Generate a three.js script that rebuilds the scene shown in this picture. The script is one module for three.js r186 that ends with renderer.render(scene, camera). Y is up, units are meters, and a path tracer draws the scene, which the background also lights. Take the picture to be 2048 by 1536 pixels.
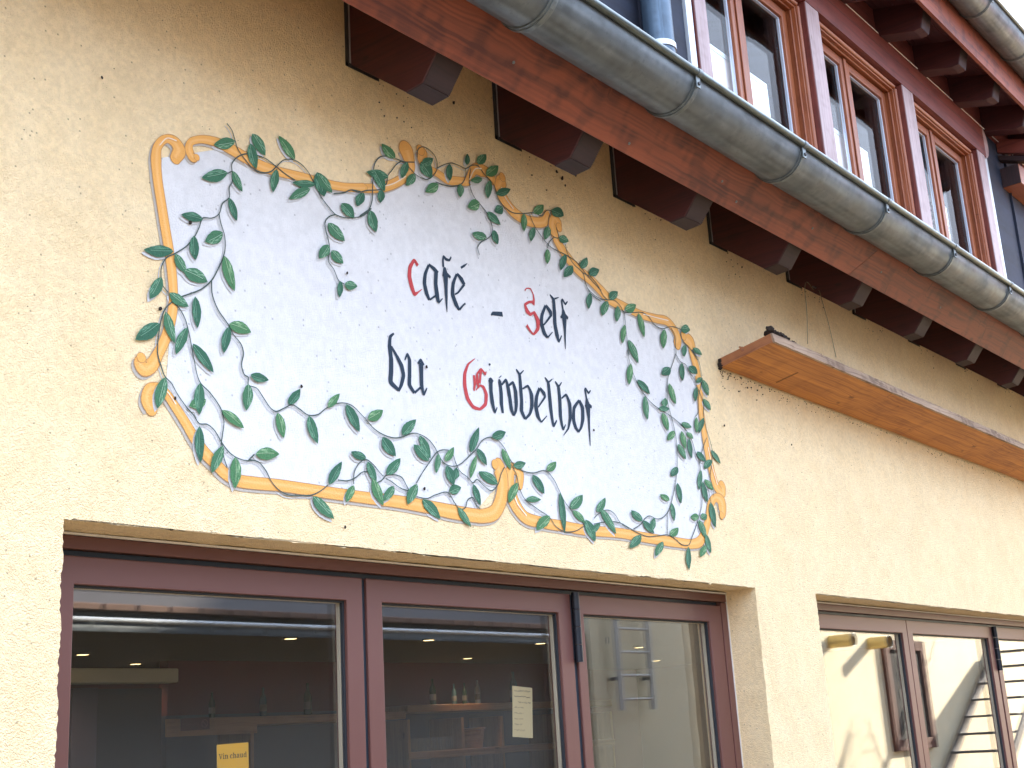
import * as THREE from 'three';
import { RoundedBoxGeometry } from 'three/addons/geometries/RoundedBoxGeometry.js';
import { mergeGeometries } from 'three/addons/utils/BufferGeometryUtils.js';

// ---------- camera, sky, sun, exposure ----------
const scene = new THREE.Scene();
const camera = new THREE.PerspectiveCamera(33.245, 4 / 3, 0.1, 400);
camera.position.set(0, 1.6, 3.2);
camera.up.set(-0.1701, 0.9626, 0.2108);
camera.lookAt(0.7567, 1.8646, 2.6022);
camera.updateMatrixWorld();
const renderer = new THREE.WebGLRenderer({ antialias: true });
renderer.toneMapping = THREE.LinearToneMapping;
renderer.toneMappingExposure = 12.8;
renderer.shadowMap.enabled = true;

const SUN = new THREE.Vector3(0.876, 0.378, -0.302).normalize();   // low winter sun from behind the cafe, along the street
const sun = new THREE.DirectionalLight(0xfff0dc, 3.6);
sun.position.copy(SUN).multiplyScalar(60);
sun.castShadow = true;
Object.assign(sun.shadow.camera, { left: -40, right: 40, top: 30, bottom: -30, near: 1, far: 160 });
sun.shadow.mapSize.set(4096, 4096);
sun.shadow.radius = 1;
scene.add(sun, sun.target);

function makeSky() {
  const w = 512, h = 256, d = new Float32Array(w * h * 4), dir = new THREE.Vector3();
  for (let j = 0; j < h; j++) for (let i = 0; i < w; i++) {
    const phi = (i + 0.5) / w * 2 * Math.PI, th = (j + 0.5) / h * Math.PI - Math.PI / 2;
    dir.set(Math.cos(phi - Math.PI) * Math.cos(th), Math.sin(th), Math.sin(phi - Math.PI) * Math.cos(th));   // u from atan2(z, x)
    const up = Math.max(0, dir.y), k = Math.pow(1 - up, 2.2), s = Math.max(0, dir.dot(SUN));
    const glow = 0.22 * Math.pow(s, 6) + 0.5 * Math.pow(s, 40);
    const o = (j * w + i) * 4;
    const b = 0.15 + 0.27 * Math.pow(up, 0.8);   // thin bright haze, strongest overhead
    d[o] = b * 0.84 + glow; d[o + 1] = b * 0.99 + glow * 0.98; d[o + 2] = b * 1.29 + glow * 0.95; d[o + 3] = 1;
  }
  const t = new THREE.DataTexture(d, w, h, THREE.RGBAFormat, THREE.FloatType);
  t.mapping = THREE.EquirectangularReflectionMapping;
  t.minFilter = t.magFilter = THREE.LinearFilter; t.needsUpdate = true;
  return t;
}
scene.background = makeSky();
scene.environment = scene.background;

// ---------- helpers ----------
let seed = 7;
const rnd = () => { seed = (seed * 1664525 + 1013904223) >>> 0; return seed / 4294967296; };
const rr = (a, b) => a + (b - a) * rnd();
const used = {};
function numbered(n) { const k = used[n] = (used[n] ?? -1) + 1; return k ? `${n}_${String(k).padStart(3, '0')}` : n; }
function tag(o, label, category, group, kind) {
  if (label) o.userData.label = label;
  if (category) o.userData.category = category;
  if (group) o.userData.group = group;
  if (kind) o.userData.kind = kind;
  return o;
}
function thing(name, label, category, [x, y, z] = [0, 0, 0], group) {
  const o = new THREE.Group(); o.name = numbered(name); o.position.set(x, y, z); scene.add(o);
  return tag(o, label, category, group);
}
function mesh(name, geo, mat, parent = scene) {
  const g = Array.isArray(geo) ? mergeGeometries(geo.map((q) => (q.index ? q.toNonIndexed() : q))) : geo;
  const m = new THREE.Mesh(g, mat); m.name = parent === scene ? numbered(name) : name;
  m.castShadow = m.receiveShadow = true; parent.add(m); return m;
}
function struct(name, geo, mat) { const m = mesh(name, geo, mat); m.userData.kind = 'structure'; return m; }
// texture coordinates in metres, u along `axis`
function metreUV(g, axis = 0, shift = true) {
  const p = g.attributes.position, n = g.attributes.normal, uv = new Float32Array(p.count * 2);
  const du = shift ? rnd() * 3 : 0, dv = shift ? rnd() * 3 : 0, oth = [0, 1, 2].filter((a) => a !== axis);
  for (let i = 0; i < p.count; i++) {
    const P = [p.getX(i), p.getY(i), p.getZ(i)], N = [n.getX(i), n.getY(i), n.getZ(i)].map(Math.abs);
    if (N[axis] > 0.8) { uv[2 * i] = P[oth[0]] + du; uv[2 * i + 1] = P[oth[1]] + dv; continue; }
    const o = N[oth[0]] < N[oth[1]] ? oth[0] : oth[1];
    uv[2 * i] = P[axis] + du; uv[2 * i + 1] = P[o] + dv + (o === oth[0] ? 0.37 : 0);
  }
  g.setAttribute('uv', new THREE.BufferAttribute(uv, 2));
  return g;
}
// box between two corners with softened edges
function box(x0, x1, y0, y1, z0, z1, r = 0.004, axis) {
  const w = x1 - x0, h = y1 - y0, d = z1 - z0;
  const g = r ? new RoundedBoxGeometry(w, h, d, 1, Math.min(r, w / 2.1, h / 2.1, d / 2.1)) : new THREE.BoxGeometry(w, h, d);
  g.clearGroups();
  if (axis === undefined) axis = w >= h && w >= d ? 0 : h >= d ? 1 : 2;
  g.translate((x0 + x1) / 2, (y0 + y1) / 2, (z0 + z1) / 2);
  return metreUV(g, axis);
}
function poly(points, depth, bevel = 0) {   // a profile in its own x, y, pushed along z
  const g = new THREE.ExtrudeGeometry(new THREE.Shape(points.map(([x, y]) => new THREE.Vector2(x, y))), { depth, bevelEnabled: bevel > 0, bevelThickness: bevel, bevelSize: bevel, bevelSegments: 1, bevelOffset: -bevel });
  g.clearGroups(); return g;
}
// a profile in (z, y) pushed along x from x0 to x1
function alongX(points, x0, x1, bevel = 0, axis = 0) {
  const g = poly(points.map(([z, y]) => [-z, y]), x1 - x0 - 2 * bevel, bevel);
  g.translate(0, 0, bevel); g.rotateY(Math.PI / 2); g.translate(x0, 0, 0);
  return metreUV(g, axis);
}
function tube(points, r, seg = 24, rad = 8) {
  return new THREE.TubeGeometry(new THREE.CatmullRomCurve3(points.map((p) => new THREE.Vector3(...p))), seg, r, rad, false);
}
function cyl(r, h, x, y, z, seg = 20) { const g = new THREE.CylinderGeometry(r, r, h, seg); g.translate(x, y, z); return g; }

// ---------- procedural textures ----------
const hash = (x, y, s) => { let h = (x * 374761393 + y * 668265263 + s * 1274126177) | 0; h = Math.imul(h ^ (h >>> 13), 1274126177); return ((h ^ (h >>> 16)) >>> 0) / 4294967296; };
function noise(x, y, px, py, s) {   // value noise that repeats every px, py cells
  const xi = Math.floor(x), yi = Math.floor(y), fx = x - xi, fy = y - yi, u = fx * fx * (3 - 2 * fx), v = fy * fy * (3 - 2 * fy);
  const m = (a, n) => ((a % n) + n) % n, a = m(xi, px), b = m(xi + 1, px), c = m(yi, py), e = m(yi + 1, py);
  return (hash(a, c, s) * (1 - u) + hash(b, c, s) * u) * (1 - v) + (hash(a, e, s) * (1 - u) + hash(b, e, s) * u) * v;
}
function texture(w, h, f, srgb, metresU, metresV) {
  const d = new Uint8Array(w * h * 4);
  for (let j = 0; j < h; j++) for (let i = 0; i < w; i++) {
    const c = f(i, j), o = (j * w + i) * 4;
    for (let k = 0; k < 3; k++) { let v = Array.isArray(c) ? c[k] : c; v = Math.min(1, Math.max(0, v)); if (srgb) v = v <= 0.0031308 ? v * 12.92 : 1.055 * Math.pow(v, 1 / 2.4) - 0.055; d[o + k] = v * 255 + 0.5; }
    d[o + 3] = 255;
  }
  const t = new THREE.DataTexture(d, w, h, THREE.RGBAFormat);
  t.wrapS = t.wrapT = THREE.RepeatWrapping; t.magFilter = THREE.LinearFilter; t.minFilter = THREE.LinearMipmapLinearFilter; t.generateMipmaps = true;
  if (srgb) t.colorSpace = THREE.SRGBColorSpace;
  t.repeat.set(1 / metresU, 1 / metresV); t.needsUpdate = true;
  return t;
}
const lerp3 = (a, b, t) => [a[0] + (b[0] - a[0]) * t, a[1] + (b[1] - a[1]) * t, a[2] + (b[2] - a[2]) * t];
const sm = (a, b, x) => { x = Math.min(1, Math.max(0, (x - a) / (b - a))); return x * x * (3 - 2 * x); };

// roughcast render: grains of a few millimetres, pits between them
const GR = 1536, grain = new Float32Array(GR * GR);
{
  const a = new Float32Array(GR * GR);
  for (let k = 0; k < GR * GR / 6; k++) {   // scattered grains, the taller one wins
    const cx = rnd() * GR, cy = rnd() * GR, r = 1.1 + rnd() * rnd() * 2.6, ht = 0.35 + rnd() * 0.65, R = Math.ceil(r);
    for (let y = -R; y <= R; y++) for (let x = -R; x <= R; x++) {
      const q = Math.floor(cx) + x, p = Math.floor(cy) + y, dd = ((q - cx) ** 2 + (p - cy) ** 2) / (r * r);
      if (dd < 1) { const o = ((p + GR) % GR) * GR + (q + GR) % GR; a[o] = Math.max(a[o], ht * Math.sqrt(1 - dd)); }
    }
  }
  for (let y = 0; y < GR; y++) for (let x = 0; x < GR; x++) {   // a trowel's softening
    let s = 0; for (let j = -1; j <= 1; j++) for (let i = -1; i <= 1; i++) s += a[((y + j + GR) % GR) * GR + (x + i + GR) % GR] * (i || j ? 1 : 8);
    grain[y * GR + x] = s / 16;
  }
}
const GM = 1.5;   // metres per tile
const stuccoBump = texture(GR, GR, (i, j) => grain[j * GR + i], false, GM, GM);
const WALL = [0.88, 0.705, 0.43];
const stuccoMap = texture(1024, 1024, (i, j) => {
  const fine = hash(i, j, 3), b = noise(i / 5, j / 5, 204.8 | 0, 204.8 | 0, 5), c = noise(i / 128, j / 128, 8, 8, 9), e = noise(i / 32, j / 32, 32, 32, 12);
  let v = 0.93 + 0.10 * (fine - 0.5) + 0.14 * (b - 0.5) + 0.05 * (c - 0.5) + 0.04 * (e - 0.5);
  const speck = hash(i >> 1, j >> 1, 21); if (speck > 0.9985) v *= 0.45;
  return [WALL[0] * v, WALL[1] * v * (1 + 0.03 * (e - 0.5)), WALL[2] * v * (1 + 0.08 * (e - 0.5))];
}, true, 2.6, 2.6);

function wood(base, dark, knots, s, grainy = 1, stained = 0.25) {   // 2 m along the grain by 0.5 m across
  const w = 1024, h = 256, K = [];
  for (let k = 0; k < knots; k++) K.push([hash(k, 1, s) * w, hash(k, 2, s) * h, 3 + 6 * hash(k, 3, s), hash(k, 4, s) < 0.45 ? 0.45 : 2.0, hash(k, 5, s) - 0.5]);
  return texture(w, h, (i, j) => {
    let y = j + 10 * noise(i / 128, j / 64, 8, 4, s) + 3 * noise(i / 32, j / 32, 32, 8, s + 1), kn = 0;
    for (const [kx, ky, r, el, sk] of K) for (const oy of [-h, 0, h]) {
      const dy0 = j - ky + oy, dx = (i - kx + sk * dy0) / el, dy = el < 1 ? dy0 / 2.6 : dy0, q = Math.sqrt(dx * dx + dy * dy);
      if (q < r * 6) { y += Math.sign(dy || 1) * r * 1.2 * Math.exp(-q / (r * 1.3)); kn = Math.max(kn, 1 - sm(r * 0.5, r * 1.25, q)); }
    }
    const g1 = noise(i / 200, y / 3.2, 5, 80, s + 2), g2 = noise(i / 60, y / 1.3, 17, 196, s + 3), g3 = noise(i / 256, y / 21, 4, 12, s + 4), f = hash(i, j, s);
    let t = grainy * (0.55 * g1 * g1 + 0.25 * g2 + 0.35 * (g3 - 0.4)) + 0.10 * (f - 0.5);
    const bl = noise(i / 51.2, j / 42.67, 20, 6, s + 7) * 0.6 + noise(i / 16, j / 16, 64, 16, s + 8) * 0.4;
    t += stained * sm(0.45, 0.85, bl);
    const c = lerp3(base, dark, Math.min(1, Math.max(0, t)));
    return lerp3(c, dark.map((v) => v * 0.5), kn * 0.8 * (0.6 + 0.4 * g2));
  }, true, 2, 0.5);
}
function std(o) { return new THREE.MeshStandardMaterial(o); }
const rgb = (r, g, b) => new THREE.Color().setRGB(r, g, b);
const zincMap = texture(1024, 512, (i, j) => {
  const a = noise(i / 64, j / 64, 16, 8, 31), b = noise(i / 16, j / 16, 64, 32, 32), c = noise(i / 170.67, j / 10.67, 6, 48, 33), e = hash(i, j, 34), k = noise(i / 5, j / 5, 204, 102, 35);
  let v = 0.132 + 0.05 * (a - 0.5) + 0.035 * (b - 0.5) + 0.07 * (c - 0.5) + 0.02 * (e - 0.5);
  if (k > 0.84 && b > 0.55) v *= 0.84;
  return [v * 0.88, v * 1.03, v * 1.11];
}, true, 1.6, 0.8);
const zincRough = texture(512, 256, (i, j) => 0.34 + 0.20 * noise(i / 32, j / 32, 16, 8, 41) + 0.10 * noise(i / 8, j / 8, 64, 32, 42), false, 1.6, 0.8);
const slateMap = texture(512, 512, (i, j) => {
  const a = noise(i / 64, j / 128, 8, 4, 51), b = noise(i / 8, j / 16, 64, 32, 52), st = noise(i / 12, j / 256, 42, 2, 53);
  const v = 0.9 + 0.5 * (a - 0.5) + 0.25 * (b - 0.5) + 0.3 * (st - 0.5);
  return [0.011 * v, 0.017 * v, 0.036 * v];
}, true, 1.2, 1.2);
const M = {
  wall: std({ map: stuccoMap, bumpMap: stuccoBump, bumpScale: 0.0031, roughness: 0.95 }),
  gutter: std({ map: zincMap, roughnessMap: zincRough, roughness: 1, metalness: 0.5 }),
  gutterEdge: std({ map: zincMap, color: rgb(1.15, 1.2, 1.1), roughness: 0.36, metalness: 0.7 }),
  bracket: std({ map: zincMap, color: rgb(1.25, 1.25, 1.2), roughness: 0.45, metalness: 0.6 }),
  cladding: std({ map: slateMap, roughness: 0.8 }),
  flashing: std({ color: rgb(0.55, 0.61, 0.66), roughness: 0.4, metalness: 0.15 }),
  fascia: std({ map: wood([0.27, 0.064, 0.026], [0.08, 0.017, 0.011], 14, 101, 1.1, 0.42), roughness: 0.62 }),
  rafter: std({ map: wood([0.062, 0.011, 0.011], [0.022, 0.005, 0.007], 4, 131), roughness: 0.6 }),
  rafterEnd: std({  map: wood([0.030, 0.011, 0.012], [0.013, 0.006, 0.007], 2, 151), roughness: 0.7 }),
  post: std({ map: wood([0.20, 0.048, 0.034], [0.07, 0.015, 0.013], 5, 161), roughness: 0.5 }),
  postWornSheen: std({ map: wood([0.40, 0.30, 0.30], [0.19, 0.12, 0.115], 5, 181), roughness: 0.5 }),
  sash: std({ map: wood([0.31, 0.095, 0.034], [0.14, 0.036, 0.015], 1, 201, 0.7), roughness: 0.42 }),
  plank: std({ map: wood([0.56, 0.225, 0.036], [0.27, 0.085, 0.014], 8, 221, 1.3), roughness: 0.65 }),
  plankEdge: std({ map: wood([0.42, 0.30, 0.205], [0.16, 0.10, 0.065], 3, 241, 1.4, 0.6), roughness: 0.85 }),
  plankEnd: std({ map: wood([0.40, 0.17, 0.075], [0.22, 0.085, 0.04], 0, 261), roughness: 0.8 }),
  soffit: std({ map: wood([0.075, 0.02, 0.02], [0.03, 0.008, 0.01], 5, 281), roughness: 0.7 }),
  bouncePine: std({ map: wood([0.46, 0.20, 0.06], [0.24, 0.085, 0.025], 5, 291), roughness: 0.7 }),
  alu: std({ color: rgb(0.135, 0.056, 0.047), roughness: 0.42, metalness: 0.1 }),
  gasket: std({ color: rgb(0.018, 0.022, 0.028), roughness: 0.6 }),
  groove: std({ color: rgb(0.012, 0.022, 0.034), roughness: 0.5 }),
  hinge: std({ color: rgb(0.014, 0.018, 0.026), roughness: 0.35, metalness: 0.3 }),
  spacerBlue: std({ color: rgb(0.55, 0.64, 0.74), roughness: 0.45, metalness: 0.2 }),
  spacer: std({ color: rgb(0.62, 0.56, 0.42), roughness: 0.4, metalness: 0.35 }),
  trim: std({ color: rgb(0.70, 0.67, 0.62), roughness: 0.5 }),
  glass: new THREE.MeshPhysicalMaterial({ color: 0xffffff, transmission: 1, thickness: 0, roughness: 0, ior: 1.85 }),
  dormerGlass: new THREE.MeshPhysicalMaterial({ color: 0xffffff, transmission: 1, thickness: 0, roughness: 0, ior: 1.5, specularIntensity: 0.34 }),
  curtain: std({ color: rgb(0.90, 0.92, 0.92), roughness: 0.9 }),
  blindEdge: std({ color: rgb(0.66, 0.80, 0.85), roughness: 0.8 }),
  lace: std({ map: texture(256, 256, (i, j) => { const n = noise(i / 12, j / 12, 21, 21, 93), m = noise(i / 5, j / 5, 51, 51, 94); const v = n * 0.6 + m * 0.4 > 0.47 ? 0.88 : 0.30; return [v * 0.95, v, v * 0.92]; }, true, 0.5, 0.5), roughness: 0.9 }),
  seal: std({ color: rgb(0.02, 0.02, 0.024), roughness: 0.7 }),
  sealLine: std({ color: rgb(0.30, 0.29, 0.30), roughness: 0.8 }),
  dirt: std({ color: rgb(0.03, 0.022, 0.018), roughness: 1 }),
  twine: std({ color: rgb(0.16, 0.13, 0.07), roughness: 0.9 }),
};
// ---------- ground and the cafe's own walls ----------
const paving = texture(512, 512, (i, j) => {
  const a = noise(i / 64, j / 64, 8, 8, 61), b = noise(i / 6, j / 6, 85, 85, 62), v = 0.9 + 0.3 * (a - 0.5) + 0.25 * (b - 0.5);
  return [0.29 * v, 0.185 * v, 0.09 * v];
}, true, 2, 2);
{
  const g = new THREE.PlaneGeometry(400, 400); g.rotateX(-Math.PI / 2); metreUV(g, 0, false);
  struct('ground', g, std({ map: paving, roughness: 0.95 }));
}
const XL = -2, XR = 13.5, TOP = 4.62;
const ragged = new Map();
function roughEdge(pts, from, to) {   // the ragged arris that a float leaves in render
  const [x0, y0] = from, [x1, y1] = to, L = Math.hypot(x1 - x0, y1 - y0), n = Math.round(L / 0.011), nx = -(y1 - y0) / L, ny = (x1 - x0) / L;
  for (let i = 1; i < n; i++) { const t = i / n, k = rr(-0.0035, 0.0035) + 0.002 * Math.sin(i * 0.31), x = x0 + (x1 - x0) * t, y = y0 + (y1 - y0) * t; ragged.set(`${x.toFixed(4)} ${y.toFixed(4)}`, [nx * k, ny * k]); pts.push([x, y]); }
  pts.push(to);
}
{
  const building = thing('cafe_building', 'cream rendered cafe building front with two glazed openings and wooden eaves', 'building');
  const p = [[XL, 0], [1.995, 0]];
  roughEdge(p, [1.995, 0], [1.995, 2.262]); roughEdge(p, [1.995, 2.262], [5.955, 2.268]); roughEdge(p, [5.955, 2.268], [5.955, 0]);
  p.push([6.643, 0]);
  roughEdge(p, [6.643, 0], [6.643, 2.268]); roughEdge(p, [6.643, 2.268], [11.57, 2.262]); roughEdge(p, [11.57, 2.262], [11.57, 0]);
  p.push([XR, 0], [XR, TOP], [XL, TOP]);
  const g = poly(p, 0.36); g.translate(0, 0, -0.36); metreUV(g, 1, false);
  const q = g.attributes.position;
  for (let i = 0; i < q.count; i++) { const k = q.getZ(i) > -0.01 && ragged.get(`${q.getX(i).toFixed(4)} ${q.getY(i).toFixed(4)}`); if (k) q.setXY(i, q.getX(i) + k[0], q.getY(i) + k[1]); }
  mesh('wall', g, M.wall, building);
  const plain = std({ color: rgb(0.13, 0.10, 0.09), roughness: 0.9 });
  mesh('side_wall', box(XL, XL + 0.3, 0, 6, -9, -0.362, 0), plain, building);
  mesh('side_wall', box(XR - 0.3, XR, 0, 6, -9, -0.362, 0), plain, building);
  mesh('rear_wall', box(XL, XR, 0, 5, -9.3, -9.002, 0), plain, building);
  mesh('ceiling_slab', box(XL + 0.302, XR - 0.302, 2.3, 2.5, -8.998, -0.362, 0), std({ color: rgb(0.17, 0.20, 0.21), roughness: 0.9 }), building);
  // main roof: eaves strip below the dormer, full slopes beside it, back slope
  const tile = std({ color: rgb(0.22, 0.075, 0.045), roughness: 0.85 });
  const slope = Math.tan(38.8 * Math.PI / 180), roofY = (z) => 4.30 + (0.62 - z) * slope;
  const slab = (z0, z1, x0, x1) => alongX([[z0, roofY(z0)], [z0, roofY(z0) + 0.06], [z1, roofY(z1) + 0.06], [z1, roofY(z1)]], x0, x1);
  mesh('roof', [slab(0.64, 0.04, 3.3, 12.9), slab(0.64, -4.6, XL - 0.3, 3.298), slab(0.64, -4.6, 12.902, XR + 0.3),
    alongX([[-4.602, 8.47], [-4.602, 8.53], [-9.8, 4.4], [-9.8, 4.34]], XL - 0.3, XR + 0.3)], tile, building);
  // sloping boards over the rafter tails
  const bs = (z) => 4.20 + (0.60 - z) * slope, bw = 0.125;
  for (let k = 0; k < 6; k++) {
    const z1 = 0.60 - k * bw * 0.78, z0 = z1 - bw * 0.78 + 0.004;
    mesh('soffit_board', alongX([[z0, bs(z0)], [z0, bs(z0) + 0.03], [z1, bs(z1) + 0.03], [z1, bs(z1)]], XL, XR), M.bouncePine, building);  // unseen boards, their warm colour chosen to bounce amber light onto the wall
  }
}

// ---------- rafter tails: square cut, lower corner sawn off level ----------
const rafterSpot = [0.405, 1.32, 3.148, 4.047, 4.952, 5.868, 6.765, 7.68, 8.59, 9.50, 10.41, 11.32, 12.23];
{
  const eaves = thing('eaves', 'dark red wooden eaves with rafter tails and fascia board above the cream wall', 'eaves');
  const w = 0.145, s = 38.8 * Math.PI / 180, c = Math.cos(s), sn = Math.sin(s), t = Math.tan(s);
  const under = (z) => 4.145 - z * t * 0.998;
  const prof = [[-0.12, under(-0.12)], [0.298, under(0.298)], [0.382, 3.912]];
  prof.push([0.382 + 0.3 * sn, 3.912 + 0.3 * c], [-0.12, under(-0.12) + 0.36]);
  for (const x of rafterSpot) {
    const r = mesh('rafter', alongX(prof, x, x + w, 0.003, 2), M.rafter, eaves);
    // worn sawn end and the sawn-off corner
    const e = 0.0022;
    const cut = alongX([[0.384, 3.9125], [0.384 + 0.28 * sn, 3.9125 + 0.28 * c], [0.384 + 0.28 * sn + e, 3.9125 + 0.28 * c - e], [0.384 + e, 3.9125 - e]], x + 0.002, x + w - 0.002, 0, 0);
    mesh('sawn_end', [cut, alongX([[0.300, 3.9055], [0.300, 3.9025], [0.383, 3.9085], [0.383, 3.9115]], x + 0.002, x + w - 0.002, 0, 0)], M.rafterEnd, r);
    // sealing strip where the tail leaves the render
    if (x > 2) mesh('seal_strip', [alongX([[0.001, under(0) - 0.014], [0.016, under(0) - 0.022], [0.016, under(0) + 0.45], [0.001, under(0) + 0.45]], x - 0.013, x - 0.0005, 0, 1),
      alongX([[0.001, under(0) - 0.016], [0.02, under(0) - 0.03], [0.02, under(0) - 0.012], [0.001, under(0) + 0.002]], x - 0.013, x + w + 0.006, 0, 0)], M.seal, r);
    if (x > 2) mesh('sealant_line', [alongX([[0.0165, under(0) - 0.008], [0.0195, under(0) - 0.010], [0.0195, under(0) + 0.44], [0.0165, under(0) + 0.44]], x - 0.0065, x - 0.0005, 0, 1)], M.sealLine, r);
  }
  // fascia: two boards nailed to the square ends, meeting in a slanting scarf
  const a = [0.474, 3.992], L = 0.285, th = 0.028, P = (u, v) => [a[0] + u * sn + v * c, a[1] + u * c - v * sn];
  const face = (x0, xTop0, x1, xTop1, name) => {   // a skewed board, so that the scarf slants
    const q = [], C = [[0, 0], [0, th], [L, th], [L, 0]].map(([u, v]) => P(u, v));
    const xs0 = [x0, x0, xTop0, xTop0], xs1 = [x1, x1, xTop1, xTop1], pos = [], add = (...v) => v.forEach((k) => pos.push(...k));
    const A = C.map(([z, y], i) => [xs0[i], y, z]), B = C.map(([z, y], i) => [xs1[i], y, z]);
    for (let i = 0; i < 4; i++) { const j = (i + 1) % 4; add(A[i], B[i], B[j], A[i], B[j], A[j]); }
    add(A[0], A[1], A[2], A[0], A[2], A[3], B[0], B[2], B[1], B[0], B[3], B[2]);
    const g = new THREE.BufferGeometry(); g.setAttribute('position', new THREE.Float32BufferAttribute(pos, 3)); g.computeVertexNormals(); metreUV(g, 0);
    return mesh(name, g, M.fascia, eaves);
  };
  const f1 = face(XL - 0.3, XL - 0.3, 6.500, 6.74, 'fascia_board'), f2 = face(6.504, 6.744, XR + 0.3, XR + 0.3, 'fascia_board');
  const screw = (x, u) => { const [z, y] = P(u, th + 0.001), g = new THREE.CylinderGeometry(0.006, 0.007, 0.004, 10); g.rotateX(Math.PI / 2 + s * 1); g.translate(x, y, z); return g; };
  for (const [x, u, par] of [[3.47, 0.10, f1], [4.29, 0.045, f1], [5.02, 0.10, f1], [5.2, 0.05, f1], [5.93, 0.12, f1], [6.82, 0.10, f2], [7.73, 0.09, f2]]) mesh('screw_head', screw(x, u), M.bracket, par);
}

// ---------- gutters ----------
function gutter(name, label, zc, yc, r, x0, x1, clips, bead, clipX) {
  const t = thing(name, label, 'gutter', [0, 0, 0]);
  const N = 28, th = 0.0015, prof = [];
  for (let i = 0; i <= N; i++) { const a = Math.PI + Math.PI * i / N; prof.push([zc + r * Math.cos(a), yc + r * Math.sin(a)]); }
  const inner = prof.map(([z, y]) => [zc + (z - zc) * (1 - th / r), yc + (y - yc) * (1 - th / r)]).reverse();
  const pts = [...prof, ...inner], pos = [], nor = [], uv = [];
  // long shell with soft normals
  const quad = (p, q, np, nq, u0, u1) => { for (const [P, n, x, u] of [[p, np, x0, u0], [q, nq, x1, u1], [q, nq, x0, u1], [p, np, x0, u0], [p, np, x1, u0], [q, nq, x1, u1]]) { pos.push(x, P[1], P[0]); nor.push(0, n[1], n[0]); uv.push(x, u); } };
  for (let i = 0; i < N; i++) {
    const n = (P, s) => [(P[0] - zc) / r * s, (P[1] - yc) / r * s];
    quad(prof[i], prof[i + 1], n(prof[i], 1), n(prof[i + 1], 1), i * r * Math.PI / N, (i + 1) * r * Math.PI / N);
    const a = inner[2 * 0 + N - i], b = inner[N - i - 1];
    quad(b, a, n(b, -1), n(a, -1), (i + 1) * r * Math.PI / N, i * r * Math.PI / N);
  }
  const g = new THREE.BufferGeometry();
  g.setAttribute('position', new THREE.Float32BufferAttribute(pos, 3)); g.setAttribute('normal', new THREE.Float32BufferAttribute(nor, 3)); g.setAttribute('uv', new THREE.Float32BufferAttribute(uv, 2));
  mesh('trough', g, M.gutter, t);
  const b = new THREE.CylinderGeometry(bead, bead, x1 - x0, 20); b.rotateZ(Math.PI / 2); b.translate((x0 + x1) / 2, yc + bead * 0.35, zc + r + bead * 0.8); metreUV(b, 0);
  mesh('rolled_edge', b, M.gutterEdge, t);
  if (clips) for (const x of clipX) {
    const gs = [], w = 0.042, ro = r + 0.0055;
    const ring = (R0, R1, xa, xb, a0, a1) => {
      const q = [], n = 26; for (let i = 0; i <= n; i++) { const a = a0 + (a1 - a0) * i / n; q.push([zc + R1 * Math.cos(a), yc + R1 * Math.sin(a)]); }
      for (let i = n; i >= 0; i--) { const a = a0 + (a1 - a0) * i / n; q.push([zc + R0 * Math.cos(a), yc + R0 * Math.sin(a)]); }
      return alongX(q, xa, xb);
    };
    gs.push(ring(r + 0.0006, ro, x - w / 2, x + w / 2, Math.PI * 1.02, Math.PI * 1.93));
    gs.push(ring(ro + 0.0002, ro + 0.0045, x - w * 0.22, x + w * 0.22, Math.PI * 1.05, Math.PI * 1.88));
    const br = mesh('bracket', gs, M.bracket, t);
    // tongue folded over the rolled edge, with its rivet
    const a = Math.PI * 1.925, yz = [zc + (ro + 0.002) * Math.cos(a), yc + (ro + 0.002) * Math.sin(a)];
    mesh('clip', [box(x - 0.016, x + 0.016, yz[1] - 0.03, yc - 0.004, yz[0] - 0.001, yz[0] + 0.006, 0.002), ring2(x, yc + bead * 0.35, zc + r + bead * 0.8, bead)], M.bracket, br);
    const rv = new THREE.CylinderGeometry(0.0075, 0.0085, 0.006, 12); rv.rotateX(Math.PI / 2); rv.translate(x, yz[1] - 0.012, yz[0] + 0.009);
    mesh('rivet', rv, M.gasket, br);
  }
  return t;
}
function ring2(x, y, z, r) { const g = new THREE.CylinderGeometry(r + 0.0025, r + 0.0025, 0.03, 18); g.rotateZ(Math.PI / 2); g.translate(x, y, z); return g; }
const clipX = []; for (let i = -4; i < 10; i++) clipX.push(3.33 + 0.952 * i);
gutter('rain_gutter', 'large grey zinc half round rain gutter along the lower eaves with riveted brackets', 0.752, 4.190, 0.128, XL - 0.3, XR + 0.3, true, 0.0155, clipX);
gutter('rain_gutter', 'upper grey rain gutter under the sky along the dormer roof', 0.555, 7.045, 0.131, 3.2, 13.0, true, 0.014, clipX.filter((x) => x > 3.4).map((x) => x + 0.55));

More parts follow.
